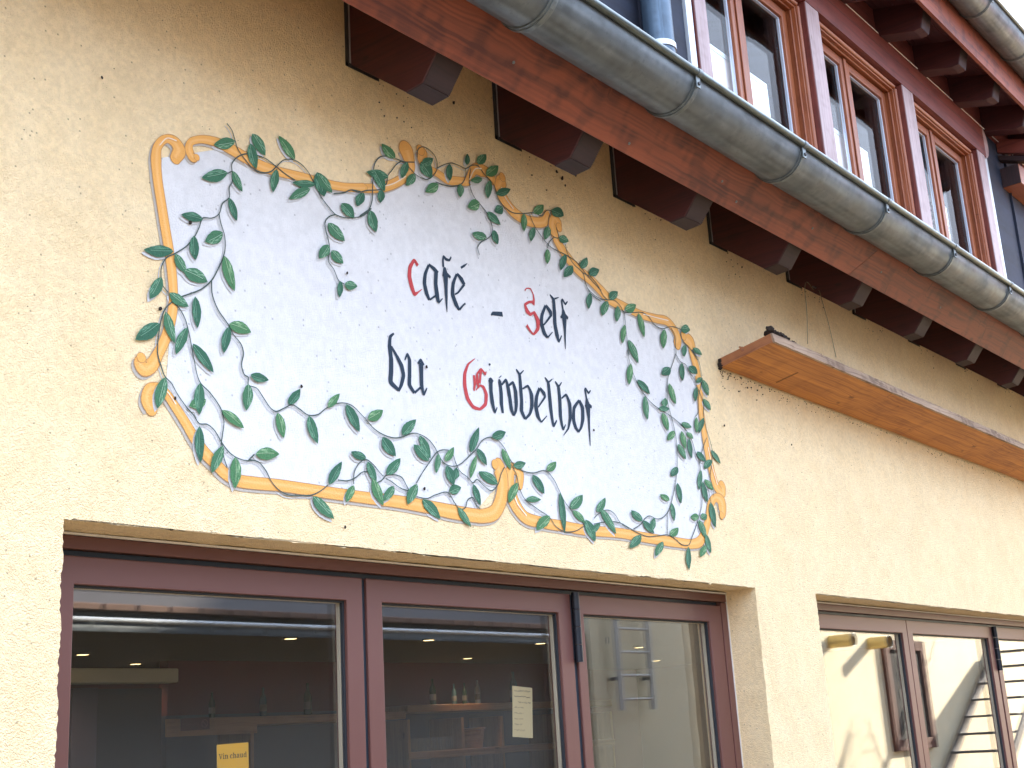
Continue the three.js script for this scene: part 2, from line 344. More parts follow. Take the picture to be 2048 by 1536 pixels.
// ---------- dormer ----------
{
  const d = thing('dormer', 'red brown wooden dormer with three pairs of casement windows above the gutter', 'dormer');
  const posts = [[5.985, 6.125], [7.58, 7.785], [9.248, 9.47], [10.915, 11.105]], Y0 = 4.75, YH = 6.405;
  posts.forEach(([a, b], i) => {
    const p = mesh('post', box(a, b, Y0, YH - 0.001, -0.20, -0.006, 0.005, 1), M.post, d);
    mesh('worn_sheen_face', box(a + 0.004, b - 0.004, Y0, YH - 0.004, -0.0075, -0.001, 0.002, 1), M.postWornSheen, p);  // pale front: weathering, with the sky sheen put into its colour
  });
  mesh('header_beam', alongX([[-0.14, YH], [0, YH], [0, 6.70], [-0.14, 6.70]], 5.985, 11.16, 0.006), M.post, d);
  { const g = new THREE.CylinderGeometry(0.15, 0.15, 0.135, 24, 1, false, 0, Math.PI); g.rotateX(Math.PI / 2); g.rotateZ(0); g.scale(0.7, 1, 1); g.translate(11.16, 6.552, -0.07); metreUV(g, 0); mesh('beam_end', g, M.postWornSheen, d); }
  mesh('groove_strip', box(6.0, 11.15, 6.585, 6.588, -0.002, 0.0012, 0), M.gasket, d);
  // windows: outer frame between the posts, sashes set back in it
  const bays = [[6.125, 7.58], [7.785, 9.248], [9.47, 10.915]];
  for (const [x0, x1] of bays) {
    const win = new THREE.Group(); win.name = 'window'; d.add(win);
    const fw = 0.052, top = YH - 0.002, L = x0 + 0.001, Rr = x1 - 0.001, zf = -0.06, zs = -0.125;
    mesh('frame', [box(L, L + fw, Y0, top, -0.2, zf, 0.004, 1), box(Rr - fw, Rr, Y0, top, -0.2, zf, 0.004, 1), box(L + fw, Rr - fw, top - 0.05, top, -0.2, zf, 0.004, 0), box(L + fw, Rr - fw, Y0, Y0 + 0.08, -0.2, zf, 0.004, 0)], M.sash, win);
    // rounded cover moulding round the frame
    const mo = (a, b, z, r) => { const len = a[0] === b[0] ? b[1] - a[1] : b[0] - a[0], g = new THREE.CylinderGeometry(r, r, len, 12); if (a[0] !== b[0]) g.rotateZ(Math.PI / 2); g.translate((a[0] + b[0]) / 2, (a[1] + b[1]) / 2, z); return metreUV(g, a[0] === b[0] ? 1 : 0); };
    mesh('moulding', [mo([L + 0.022, Y0], [L + 0.022, top - 0.04], zf + 0.004, 0.017), mo([Rr - 0.022, Y0], [Rr - 0.022, top - 0.04], zf + 0.004, 0.017), mo([L + 0.04, top - 0.022], [Rr - 0.04, top - 0.022], zf + 0.004, 0.017),
      mo([Rr - fw - 0.001, Y0 + 0.08], [Rr - fw - 0.001, top - 0.06], -0.098, 0.008), mo([L + fw + 0.01, top - 0.051], [Rr - fw - 0.01, top - 0.051], -0.098, 0.008)], M.sash, win);
    const gap = 0.012, sw = 0.068, mid = (L + Rr) / 2 - 0.075, sx = [[L + fw + gap, mid - 0.014], [mid + 0.014, Rr - fw - gap]], st = top - 0.05 - gap;
    for (const [a, b] of sx) {
      mesh('sash', [box(a, a + sw, Y0 + 0.09, st, zs - 0.055, zs, 0.007, 1), box(b - sw, b, Y0 + 0.09, st, zs - 0.055, zs, 0.007, 1), box(a + sw, b - sw, st - sw, st, zs - 0.055, zs, 0.007, 0), box(a + sw, b - sw, Y0 + 0.09, Y0 + 0.17, zs - 0.055, zs, 0.007, 0)], M.sash, win);
      const ga = a + sw - 0.006, gb = b - sw + 0.006, gt = st - sw + 0.006;
      mesh('pane', [zs - 0.02, zs - 0.042].map((z) => new THREE.PlaneGeometry(gb - ga, gt - Y0 - 0.16).translate((ga + gb) / 2, (gt + Y0 + 0.16) / 2, z)), M.dormerGlass, win);
      const sb = (p, q, r, s, ax) => box(p, q, r, s, zs - 0.0405, zs - 0.0215, 0.001, ax);
      mesh('spacer_bar', [sb(a + sw + 0.001, a + sw + 0.009, Y0 + 0.19, gt - 0.012, 1), sb(b - sw - 0.018, b - sw - 0.001, Y0 + 0.19, gt - 0.012, 1), sb(a + sw + 0.010, b - sw - 0.010, gt - 0.014, gt - 0.007, 0)], M.spacerBlue, win);
    }
    mesh('meeting_groove', box(mid - 0.0135, mid + 0.0135, Y0 + 0.09, st, zs - 0.05, zs - 0.02, 0, 1), M.gasket, win);
    mesh('astragal', box(mid - 0.03, mid + 0.012, Y0 + 0.09, st, zs + 0.001, zs + 0.013, 0.006, 1), M.sash, win);
    const right = x0 < 7 ? x0 + 1.125 : x0 < 9 ? x0 + 1.075 : x0 + 1.02, ct = x0 < 7 ? 5.712 : x0 < 9 ? 5.755 : 5.785;
    mesh('half_blind', box(x0 + 0.17, right, 4.72, ct, -0.222, -0.21, 0.003, 1), x0 < 9 ? M.curtain : M.lace, win);
    if (x0 < 9) mesh('blind_border', [box(x0 + 0.17, right - 0.001, ct - 0.035, ct - 0.002, -0.2095, -0.204, 0.002, 0), box(right - 0.04, right - 0.001, 4.72, ct - 0.037, -0.2095, -0.204, 0.002, 1)], M.blindEdge, win);
  }
  // zinc cladding with standing seams either side of the windows
  for (const [xa, xb] of [[3.4, 5.893], [11.262, 12.8]]) {
    const n = Math.max(2, Math.round((xb - xa) / 0.55)), wd = (xb - xa) / n;
    for (let i = 0; i < n; i++) {
      const p = mesh('cladding_panel', box(xa + i * wd + 0.002, xa + (i + 1) * wd - 0.002, 4.7, 6.7, -0.10, -0.03, 0.002, 1), M.cladding, d);
      if (i) mesh('seam', box(xa + i * wd - 0.005, xa + i * wd + 0.005, 4.7, 6.7, -0.0295, -0.008, 0.002, 1), M.cladding, p);
    }
  }
  mesh('corner_flashing', [box(5.898, 5.968, 4.7, 6.7, -0.05, -0.012, 0.003, 1)], M.flashing, d);
  mesh('corner_flashing', [box(11.122, 11.235, 4.7, 6.45, -0.06, -0.022, 0.003, 1)], M.flashing, d);
  // dormer roof: rafters, boards, fascia
  const s = 15 * Math.PI / 180, t = Math.tan(s);
  const und = (z) => 6.692 - z * t;
  for (let i = -7; i < 6; i++) {
    const x = 8.915 + i * 0.777; if (x > 12.8) break;
    const r = mesh('rafter', alongX([[-0.1, und(-0.1)], [0.27, und(0.27)], [0.325, und(0.27) + 0.006], [0.325 + 0.07, und(0.27) + 0.27], [-0.1, und(-0.1) + 0.25]], x, x + 0.155, 0.003, 2), M.rafter, d);
    mesh('sawn_end', alongX([[0.327, und(0.27) + 0.008], [0.397, und(0.27) + 0.27], [0.399, und(0.27) + 0.27], [0.329, und(0.27) + 0.008]], x + 0.002, x + 0.153, 0, 0), M.rafterEnd, r);
    if (i < 5) mesh('infill_board', box(x + 0.158, x + 0.774, 6.701, 6.93, -0.06, -0.02, 0.003, 0), M.post, d);
    if (i < 5) mesh('sealant_line', box(x + 0.175, x + 0.76, 6.7015, 6.7075, -0.002, 0.003, 0.001, 0), M.trim, d);
  }
  for (let k = 0; k < 4; k++) { const z1 = 0.41 - k * 0.13, z0 = z1 - 0.126, y = (z) => und(z) + 0.235; mesh('soffit_board', alongX([[z0, y(z0)], [z0, y(z0) + 0.025], [z1, y(z1) + 0.025], [z1, y(z1)]], 3.2, 13), M.soffit, d); }
  mesh('fascia_board', alongX([[0.405, 6.690], [0.433, 6.690], [0.433, 7.05], [0.405, 7.05]], 3.2, 13, 0.003), M.fascia, d);
  mesh('roof', [alongX([[0.47, 7.06], [0.47, 7.10], [-4.5, 7.10 + 4.97 * t], [-4.5, 7.06 + 4.97 * t]], 3.2, 13), box(3.3, 3.39, 4.7, 8.2, -4.4, -0.102, 0), box(12.81, 12.9, 4.7, 8.2, -4.4, -0.102, 0)], M.cladding, d);
  mesh('room_wall', [box(3.4, 12.8, 4.7, 7.6, -3.1, -3.0, 0)], std({ color: rgb(0.05, 0.05, 0.06), roughness: 0.9 }), d);
  mesh('room_floor', [box(3.4, 12.8, 4.6, 4.69, -3.1, -0.11, 0)], std({ color: rgb(0.08, 0.05, 0.035), roughness: 0.8 }), d);
}
// beam end and verge boards that show past the dormer
{
  const v = thing('roof_verge', 'dark red verge boards and sawn beam end right of the dormer windows', 'verge', [0, 0, 0]);
  const t = Math.tan(20 * Math.PI / 180);
  mesh('verge_board', alongX([[-0.025, 6.605], [0.34, 6.605 - 0.365 * t], [0.34, 6.745 - 0.365 * t], [-0.025, 6.745]], 11.60, 11.66, 0.003, 2), M.post, v);
  mesh('verge_board', alongX([[-0.025, 6.525], [0.34, 6.525 - 0.365 * t], [0.34, 6.575 - 0.365 * t], [-0.025, 6.575]], 11.60, 11.70, 0.003, 2), M.rafterEnd, v);
  const b = mesh('beam', box(11.602, 13.4, 6.245, 6.44, -0.028, 0.142, 0.004, 0), M.sash, v);
  mesh('sawn_end', box(11.597, 11.6015, 6.248, 6.437, -0.025, 0.139, 0.001, 1), M.rafterEnd, b);
}
// downpipe on the zinc cladding
{
  const p = thing('downpipe', 'blue grey zinc downpipe with clamp beside the dormer windows', 'downpipe', [5.405, 0, 0.075]);
  mesh('pipe', metreUV(cyl(0.082, 2.2, 0, 5.8, 0, 28), 1), std({ map: zincMap, color: rgb(0.55, 0.78, 1.05), roughness: 0.42, metalness: 0.3 }), p);
  const c = mesh('clamp', [metreUV(cyl(0.088, 0.032, 0, 5.10, 0, 28), 1), box(0.083, 0.170, 5.082, 5.118, -0.01, 0.004, 0.002)], M.flashing, p);
  const g = new THREE.CylinderGeometry(0.011, 0.011, 0.008, 6); g.rotateX(Math.PI / 2); g.translate(0.14, 5.10, 0.007);
  mesh('bolt', g, M.gasket, c);
  const g2 = new THREE.CylinderGeometry(0.006, 0.006, 0.1, 6); g2.rotateX(Math.PI / 2); g2.translate(0.14, 5.10, -0.06); mesh('stay', g2, M.gasket, c);
}

// ---------- glazed folding doors ----------
function doorLeaf(t, x0, x1, gx0, gx1, zf) {
  const y0 = 0.03, y1 = 2.192, gy0 = 0.14, gy1 = 2.108, dp = 0.065;
  const sh = new THREE.Shape([[x0, y0], [x1, y0], [x1, y1], [x0, y1]].map(([a, b]) => new THREE.Vector2(a, b)));
  sh.holes.push(new THREE.Path([[gx0, gy0], [gx0, gy1], [gx1, gy1], [gx1, gy0]].map(([a, b]) => new THREE.Vector2(a, b))));
  const b = 0.003, g = new THREE.ExtrudeGeometry(sh, { depth: dp - 2 * b, bevelEnabled: true, bevelThickness: b, bevelSize: b, bevelOffset: -b, bevelSegments: 2 });
  g.clearGroups(); g.translate(0, 0, zf - dp + b);
  const leaf = mesh('door_leaf', g, M.alu, t);
  const ring = (w, za, zb, i) => [box(gx0 - 0.01 + i, gx0 + w + i, gy0 + i, gy1 - i, za, zb, 0.001, 1), box(gx1 - w - i, gx1 + 0.01 - i, gy0 + i, gy1 - i, za, zb, 0.001, 1), box(gx0 + w + i + 0.0005, gx1 - w - i - 0.0005, gy1 - w - i, gy1 + 0.01 - i, za, zb, 0.001, 0), box(gx0 + w + i + 0.0005, gx1 - w - i - 0.0005, gy0 - 0.01 + i, gy0 + w + i, za, zb, 0.001, 0)];
  mesh('gasket', ring(0.007, zf - 0.028, zf - 0.014, 0), M.gasket, leaf);
  mesh('pane', [zf - 0.0295, zf - 0.0515].map((z) => new THREE.PlaneGeometry(gx1 - gx0 + 0.018, gy1 - gy0 + 0.018).translate((gx0 + gx1) / 2, (gy0 + gy1) / 2, z)), M.glass, leaf);
  mesh('spacer_bar', ring(0.007, zf - 0.049, zf - 0.032, 0.0008), M.spacer, leaf);
  return leaf;
}
function foldingDoor(label, xa, xb, leaves, hinges) {
  const t = thing('folding_door', label, 'glass door', [0, 0, 0], 'glazed folding doors of the cafe');
  const zf = -0.178, top = 2.252;
  mesh('frame', [box(xa + 0.001, leaves[0][0] - 0.004, 0.002, 2.2095, zf - 0.07, zf + 0.004, 0.003, 1), box(leaves[leaves.length - 1][1] + 0.004, xb - 0.001, 0.002, 2.2095, zf - 0.07, zf + 0.004, 0.003, 1), box(xa + 0.001, xb - 0.001, 2.2115, top - 0.0005, zf - 0.07, zf + 0.006, 0.003, 0)], M.alu, t);
  mesh('track_groove', [box(leaves[0][0], leaves[leaves.length - 1][1], 2.188, 2.2105, zf - 0.06, zf - 0.022, 0), ...leaves.slice(1).map((l, i) => box(leaves[i][1] - 0.004, l[0] + 0.004, 0.03, 2.187, zf - 0.05, zf - 0.012, 0))], M.groove, t);
  mesh('lit_edge_strip', [box(xa + 0.003, xb - 0.003, top + 0.0005, top + 0.0075, zf - 0.01, zf + 0.012, 0.001, 0), box(xb - 0.006, xb - 0.0005, 0.002, top - 0.002, zf - 0.01, zf + 0.009, 0.001, 1)], M.trim, t);  // pale strip that paints in the lit edge around the frame
  for (const [a, b, c, d] of leaves) doorLeaf(t, a, b, c, d, zf);
  for (const [x, yt, yb] of hinges) {
    const gs = [], n = 4, h = (yt - yb) / n; for (let i = 0; i < n; i++) gs.push(cyl(0.0175, h - 0.003, x, yb + h * (i + 0.5), zf + 0.016, 18));
    gs.push(box(x - 0.02, x + 0.02, yb + 0.01, yt - 0.01, zf - 0.005, zf + 0.003, 0.001));
    mesh('hinge', gs, M.hinge, t);
  }
  return t;
}
foldingDoor('brown framed glass folding door with three leaves under the painted sign', 1.995, 5.955, [[2.06, 3.325, 2.148, 3.246], [3.347, 4.596, 3.426, 4.504], [4.628, 5.894, 4.688, 5.771]], [[4.612, 2.200, 1.897]]);
foldingDoor('brown framed glass folding door at lower right mirroring a sunlit white wall', 6.643, 11.57, [[6.705, 8.286, 6.79, 8.208], [8.293, 9.897, 8.378, 9.80], [9.925, 11.505, 10.01, 11.42]], [[9.911, 2.195, 1.870]]);

// ---------- tilted plank on the wall, its cords, the mud on it ----------
{
  const k = thing('wooden_plank', 'long orange wooden plank tilted out from the wall with a rough pale edge', 'plank', [5.815, 3.411, 0]);
  k.rotation.set(-11.6 * Math.PI / 180, 0, -0.8 * Math.PI / 180);
  const L = 6.4, W = 0.336, T = 0.052;
  mesh('board', box(0.002, L, 0.001, T - 0.001, 0.012, W - 0.003, 0.003, 0), M.plank, k);
  // waney outer edge
  const g = new THREE.BoxGeometry(L, T, 0.012, 240, 4, 1), p = g.attributes.position;
  for (let i = 0; i < p.count; i++) if (p.getZ(i) > 0) p.setZ(i, 0.004 + 0.004 * noise(p.getX(i) * 18 + 90, p.getY(i) * 40 + 9, 999, 99, 5) + 0.003 * noise(p.getX(i) * 70 + 400, p.getY(i) * 90 + 9, 9999, 99, 6));
  g.computeVertexNormals(); g.translate(L / 2 + 0.001, T / 2, W + 0.0035); metreUV(g, 0);
  mesh('waney_edge', g, M.plankEdge, k);
  mesh('sawn_end', box(-0.002, 0.0015, 0.0015, T - 0.0015, 0.013, W - 0.001, 0.0005, 2), M.plankEnd, k);
  const sp = poly([[0, 0], [0.075, 0.004], [0.03, 0.012], [0, 0.032], [-0.008, 0.03], [0.004, 0.012]], 0.004); sp.rotateY(-1.2); sp.translate(-0.004, T - 0.024, 0.155);
  mesh('splinter', sp, M.plankEnd, k);
  const cr = []; { const q = box(0.52, 0.535, -0.0006, 0.0006, 0.06, 0.2, 0); cr.push(q); }
  mesh('saw_mark', cr, std({ color: rgb(0.2, 0.09, 0.03), roughness: 0.9 }), k);
}
function lump(x, y, z, s) { const g = new THREE.IcosahedronGeometry(s, 1), p = g.attributes.position; for (let i = 0; i < p.count; i++) { const q = 0.65 + 0.6 * hash(Math.round(p.getX(i) * 9e4), Math.round(p.getY(i) * 9e4 + p.getZ(i) * 7e4), 77); p.setXYZ(i, p.getX(i) * q, p.getY(i) * q * 0.8, p.getZ(i) * q); } g.computeVertexNormals(); g.deleteAttribute('uv'); g.translate(x, y, z); return g; }
{
  const gs = [];
  for (let i = 0; i < 60; i++) { const t = rnd(); gs.push(lump(5.85 + t * 0.28, 3.540 - t * 0.004 + rr(0, 0.03) * (1 - t), 0.300 + rr(-0.03, 0.02), rr(0.008, 0.022) * (1.2 - 0.75 * t))); }
  tag(mesh('nest_mud', gs, M.dirt), 'dark crumbly mud heap on the left end of the wooden plank', 'mud');
  const b = [];
  for (let i = 0; i < 26; i++) b.push(lump(10.1 + rnd() * 0.55, 3.472 + rr(0, 0.012), 0.300 + rr(-0.03, 0.02), rr(0.006, 0.016)));
  tag(mesh('nest_mud', b, M.dirt), 'small dark mud crumbs on the plank near the right edge', 'mud');
  // droppings, crumbs and cobweb dirt along the foot of the plank and under the rafters
  const c = [], yw = (x) => 3.408 - (x - 5.815) * 0.014;
  for (let i = 0; i < 300; i++) { const u = rnd(), x = 5.83 + u * u * 5, s = rr(0.0009, 0.003) * (1 + 1.0 * rnd() * (x < 6.6 ? 1 : 0.3)); c.push(lump(x, yw(x) - Math.pow(rnd(), 3) * (x < 6.7 ? 0.10 : 0.05), s * 0.3, s)); }
  for (let i = 0; i < 60; i++) c.push(lump(5.815 + rr(-0.004, 0.01), 3.41 + rnd() * 0.05, rr(0.002, 0.02), rr(0.004, 0.009)));
  for (const rx of rafterSpot) if (rx > 2.5) for (let i = 0; i < 14; i++) { const x = rx + 0.16 + Math.pow(rnd(), 1.5) * 0.3, s = rr(0.001, 0.0045); c.push(lump(x, 4.13 - Math.pow(rnd(), 2) * 0.16, s * 0.3, s)); }
  for (let i = 0; i < 130; i++) c.push(lump(rr(1.7, 10.5), rr(2.32, 4.12), 0.0004, rr(0.0007, 0.0022)));
  for (const [x, y, s] of [[2.88, 2.80, 7], [2.41, 3.27, 8], [3.48, 2.51, 7], [2.30, 2.95, 8], [2.36, 2.67, 6], [3.11, 3.27, 6], [3.07, 2.33, 6], [4.61, 2.9, 6], [3.76, 4.20, 9], [4.62, 4.14, 8], [3.52, 2.99, 7], [5.80, 3.10, 7], [6.55, 3.1, 6], [2.07, 3.66, 5], [4.51, 4.09, 10], [4.53, 4.06, 7], [4.47, 4.11, 9]]) { const g = lump(0, 0, 0.001, s * 0.001); g.scale(0.7, 1.3, 0.5); g.rotateZ(rr(-0.6, 0.6)); g.translate(x, y, 0.007); c.push(g); }
  tag(mesh('wall_dirt', c, M.dirt), 'dark specks and droppings scattered over the cream wall and along the plank', 'dirt', null, 'stuff');
}
{
  const cord = (name, label, pts, r) => tag(mesh(name, tube(pts, r, 40, 6), M.twine), label, 'cord');
  cord('cord', 'left thin cord hanging from the rafter to the plank edge', [[6.74, 4.03, 0.17], [6.60, 4.035, 0.20], [6.47, 3.95, 0.24], [6.33, 3.78, 0.30], [6.21, 3.55, 0.336]], 0.0022);
  cord('cord', 'right thin cord hanging from the rafter to the plank edge', [[6.80, 4.03, 0.17], [6.75, 4.02, 0.20], [6.70, 3.95, 0.23], [6.62, 3.75, 0.29], [6.55, 3.54, 0.338]], 0.0022);
  const nail = cyl(0.004, 0.05, 0, 0, 0, 8); nail.rotateZ(Math.PI / 2); nail.translate(6.75, 4.045, 0.175);
  tag(mesh('nail', nail, M.bracket), 'bent steel nail in the rafter holding the plank cords', 'nail');
}

// ---------- the sign painted on the render ----------
const sign = thing('painted_sign', 'white sign painted on the wall with gold scroll border, leafy vines and lettering', 'painted sign', [2, 2.5, 0]);
const paintBump = stuccoBump;
const paint = (o) => std({ bumpMap: paintBump, bumpScale: 0.0015, roughness: 0.85, ...o });
const whiteMap = texture(512, 512, (i, j) => { const v = 0.665 + 0.05 * (hash(i, j, 71) - 0.5) + 0.07 * (noise(i / 6, j / 6, 85, 85, 72) - 0.5) + 0.03 * (noise(i / 64, j / 64, 8, 8, 73) - 0.5) - (hash(i >> 1, j >> 1, 74) > 0.997 ? 0.25 : 0); return [v, v * 1.01, v * 1.02]; }, true, 1.7, 1.7);
const P = {
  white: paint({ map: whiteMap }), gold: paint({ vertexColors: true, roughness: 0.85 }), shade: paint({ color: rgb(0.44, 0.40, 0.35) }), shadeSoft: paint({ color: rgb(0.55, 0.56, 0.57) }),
  stem: paint({ color: rgb(0.055, 0.085, 0.075) }), navy: paint({ color: rgb(0.013, 0.032, 0.058) }), red: paint({ color: rgb(0.46, 0.050, 0.055) }), glint: paint({ color: rgb(0.85, 0.74, 0.58) }),
};
// painted leaves: brush strokes of a lighter green beside a dark midrib
function leafTexture(k) {
  const c = document.createElement('canvas'); c.width = 256; c.height = 128; const x = c.getContext('2d');
  const G = [['#35694e', '#a9cbb0', '#173a2a'], ['#3d7050', '#bfdabf', '#1a3d2c'], ['#2c6049', '#92bca0', '#143228'], ['#44784e', '#c9deb5', '#1e4028']][k];
  x.fillStyle = G[0]; x.fillRect(0, 0, 256, 128);
  for (let i = 0; i < 90; i++) { x.strokeStyle = i % 3 ? G[0] : G[2]; x.globalAlpha = 0.35; x.lineWidth = rr(1, 4); const y = rr(0, 128), a = rr(0, 240); x.beginPath(); x.moveTo(a, 64 + (y - 64) * 0.5); x.lineTo(a + rr(15, 50), y); x.stroke(); }
  const side = k % 2 ? 1 : -1;
  for (let i = 0; i < 34; i++) { x.strokeStyle = G[1]; x.globalAlpha = rr(0.15, 0.6); x.lineWidth = rr(1, 5); const a = rr(20, 190), y = 64 + side * rr(14, 52); x.beginPath(); x.moveTo(a, y); x.lineTo(a + rr(20, 55), y + side * rr(-3, 5)); x.stroke(); }
  x.globalAlpha = 0.8; x.strokeStyle = G[1]; x.lineWidth = 4; x.beginPath(); x.moveTo(8, 64 + side * 5); x.lineTo(200, 64 + side * 4); x.stroke();
  x.globalAlpha = 0.9; x.strokeStyle = G[2]; x.lineWidth = 3; x.beginPath(); x.moveTo(0, 64); x.lineTo(244, 64); x.stroke();
  const t = new THREE.CanvasTexture(c); t.colorSpace = THREE.SRGBColorSpace; return t;
}
const leafBump = stuccoBump.clone(); leafBump.channel = 1; leafBump.needsUpdate = true;
const leafMat = [0, 1, 2, 3].map((k) => std({ map: leafTexture(k), bumpMap: leafBump, bumpScale: 0.0016, roughness: 0.8 }));
const softShade = [], hardShade = [];
function ribbon(pts, z, across, seg, flat, dz = 2e-6) {   // a brush stroke: `across` lists [share of half width, colour]
  const C = new THREE.CatmullRomCurve3(pts.map(([x, y, w]) => new THREE.Vector3(x / 1000, y / 1000, 0)), false, flat ? 'catmullrom' : 'centripetal', 0.25);
  const n = seg * (pts.length - 1), m = across.length, pos = [], uv = [], col = [], nor = [], idx = [], p = new THREE.Vector3(), q = new THREE.Vector3();
  for (let i = 0; i <= n; i++) {
    const t = i / n; C.getPoint(t, p); C.getTangent(t, q);
    const f = t * (pts.length - 1), a = Math.min(pts.length - 2, Math.floor(f)), w = (pts[a][2] + (pts[a + 1][2] - pts[a][2]) * (f - a)) / 2000;
    for (const [k, c] of across) { const x = p.x - q.y * w * k, y = p.y + q.x * w * k; pos.push(x, y, z + i * dz); uv.push(x + 2, y + 2.5); nor.push(0, 0, 1); if (c) col.push(...c); }
    if (i < n) for (let k = 0; k + 1 < m; k++) { const o = i * m + k; idx.push(o, o + m, o + 1, o + 1, o + m, o + m + 1); }
  }
  const g = new THREE.BufferGeometry();
  g.setAttribute('position', new THREE.Float32BufferAttribute(pos, 3)); g.setAttribute('normal', new THREE.Float32BufferAttribute(nor, 3)); g.setAttribute('uv', new THREE.Float32BufferAttribute(uv, 2));
  if (col.length) g.setAttribute('color', new THREE.Float32BufferAttribute(col, 3));
  // front faces look out of the wall
  for (let i = 0; i < idx.length; i += 3) { const [a, b, c] = [idx[i], idx[i + 1], idx[i + 2]], ar = (pos[b * 3] - pos[a * 3]) * (pos[c * 3 + 1] - pos[a * 3 + 1]) - (pos[b * 3 + 1] - pos[a * 3 + 1]) * (pos[c * 3] - pos[a * 3]); if (ar < 0) { idx[i + 1] = c; idx[i + 2] = b; } }
  g.setIndex(idx); return g;
}
function disc(x, y, r, z, color) { const g = new THREE.CircleGeometry(r, 20); g.translate(x, y, z); const p = g.attributes.position, uv = g.attributes.uv; for (let i = 0; i < p.count; i++) uv.setXY(i, p.getX(i) + 2, p.getY(i) + 2.5); if (color) g.setAttribute('color', new THREE.Float32BufferAttribute(Array(p.count).fill(color).flat(), 3)); return g; }
const GOLD = [0.76, 0.385, 0.10], GOLD2 = [0.82, 0.47, 0.17], EDGE = [0.46, 0.24, 0.09];
const scrolls = [];
function scroll(pts) {
  const b = 0.0030, k = scrolls.length; scrolls.push(pts);
  const across = [[-1, EDGE], [-0.9, EDGE], [-0.84, GOLD], [-0.3, GOLD], [0.1, GOLD2], [0.5, GOLD], [0.84, GOLD], [0.9, EDGE], [1, EDGE]];
  const e = pts[pts.length - 1], s = pts[0], f = (p, z) => [disc(p[0] / 1000, p[1] / 1000, p[2] / 2000, z, EDGE), disc(p[0] / 1000, p[1] / 1000, p[2] / 2000 * 0.9, z + 0.0003, GOLD)];
  const part = mesh('scroll', [ribbon(pts, b + 0.0008, across, 10), ...f(s, b), ...f(e, b + 0.002)], P.gold, sign);
  // a few pale brush marks along it
  const a = 2 + (k % 3), gl = pts.slice(a, a + 3).map(([x, y, w]) => [x + w * 0.12, y + w * 0.1, w * 0.10]); if (gl.length > 2) mesh('glint', ribbon(gl, b + 0.0042, [[-1], [1]], 8), P.glint, part);
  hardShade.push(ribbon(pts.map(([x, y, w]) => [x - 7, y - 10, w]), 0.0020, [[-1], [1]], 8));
}
let stems = 0;
function stem(pts) {
  const q = pts.map(([x, y], i) => [x, y, 3.4 + 1.6 * hash(i, stems, 5)]); stems++;
  mesh('stem', ribbon(q, 0.0062 + (stems % 12) * 8e-5, [[-1], [1]], 7), P.stem, sign);
  softShade.push(ribbon(q.map(([x, y, w]) => [x - 6, y - 9, w * 0.8]), 0.0026 + (stems % 12) * 2e-5, [[-1], [1]], 5));
}
let leaves = 0;
function leafGeometry(bx, by, tx, ty, ax, ay, cx, cy, z, dx, dy, grow) {
  const n = 12, pos = [], uv = [], uv1 = [], nor = [], idx = [], mx = bx + (tx - bx) * 0.45, my = by + (ty - by) * 0.45;
  for (let i = 0; i <= n; i++) {
    const t = i / n, w = Math.pow(Math.sin(Math.PI * Math.pow(t, 0.86)), 0.82) * (i && i < n ? 1 : 0.04) * grow, bend = 0.05 * Math.sin(Math.PI * t) * (leaves % 2 ? 1 : -1);
    const px = bx + (tx - bx) * t + (ax - mx) * bend * 2, py = by + (ty - by) * t + (ay - my) * bend * 2, j = i && i < n ? 1 + 0.10 * (hash(i, leaves, 3) - 0.5) : 1;
    for (const [k, X, Y] of [[1, ax - mx, ay - my], [0, 0, 0], [-1, cx - mx, cy - my]]) { const x = (px + X * w * j) / 1000 + dx, y = (py + Y * w * j) / 1000 + dy; pos.push(x, y, z); nor.push(0, 0, 1); uv.push(t, 0.5 + 0.48 * k * Math.max(w, 0.1)); uv1.push(x + 2, y + 2.5); }
    if (i < n) for (let k = 0; k < 2; k++) { const o = i * 3 + k; idx.push(o, o + 1, o + 3, o + 1, o + 4, o + 3); }
  }
  const g = new THREE.BufferGeometry();
  g.setAttribute('position', new THREE.Float32BufferAttribute(pos, 3)); g.setAttribute('normal', new THREE.Float32BufferAttribute(nor, 3)); g.setAttribute('uv', new THREE.Float32BufferAttribute(uv, 2)); g.setAttribute('uv1', new THREE.Float32BufferAttribute(uv1, 2));
  for (let i = 0; i < idx.length; i += 3) { const [a, b, c] = [idx[i], idx[i + 1], idx[i + 2]], ar = (pos[b * 3] - pos[a * 3]) * (pos[c * 3 + 1] - pos[a * 3 + 1]) - (pos[b * 3 + 1] - pos[a * 3 + 1]) * (pos[c * 3] - pos[a * 3]); if (ar < 0) { idx[i + 1] = c; idx[i + 2] = b; } }
  g.setIndex(idx); return g;
}
function leaf(...v) {
  mesh('leaf', leafGeometry(...v, 0.0078 + (leaves % 48) * 6e-5, 0, 0, 1), leafMat[Math.floor(hash(leaves, 4, 4) * 4)], sign);
  if (hash(leaves, 9, 9) < 0.8) { const g = leafGeometry(...v, 0.0036 + (leaves % 48) * 2e-5, -0.006, -0.011, 0.92); g.setAttribute('uv', g.attributes.uv1.clone()); g.deleteAttribute('uv1'); softShade.push(g); }
  leaves++;
}
let letters = 0;
function letter(color, strokes) { mesh('letter', strokes.map((s, i) => ribbon(s, 0.0030 + i * 0.0005, [[-1], [1]], 8, true)), P[color], sign); letters++; }
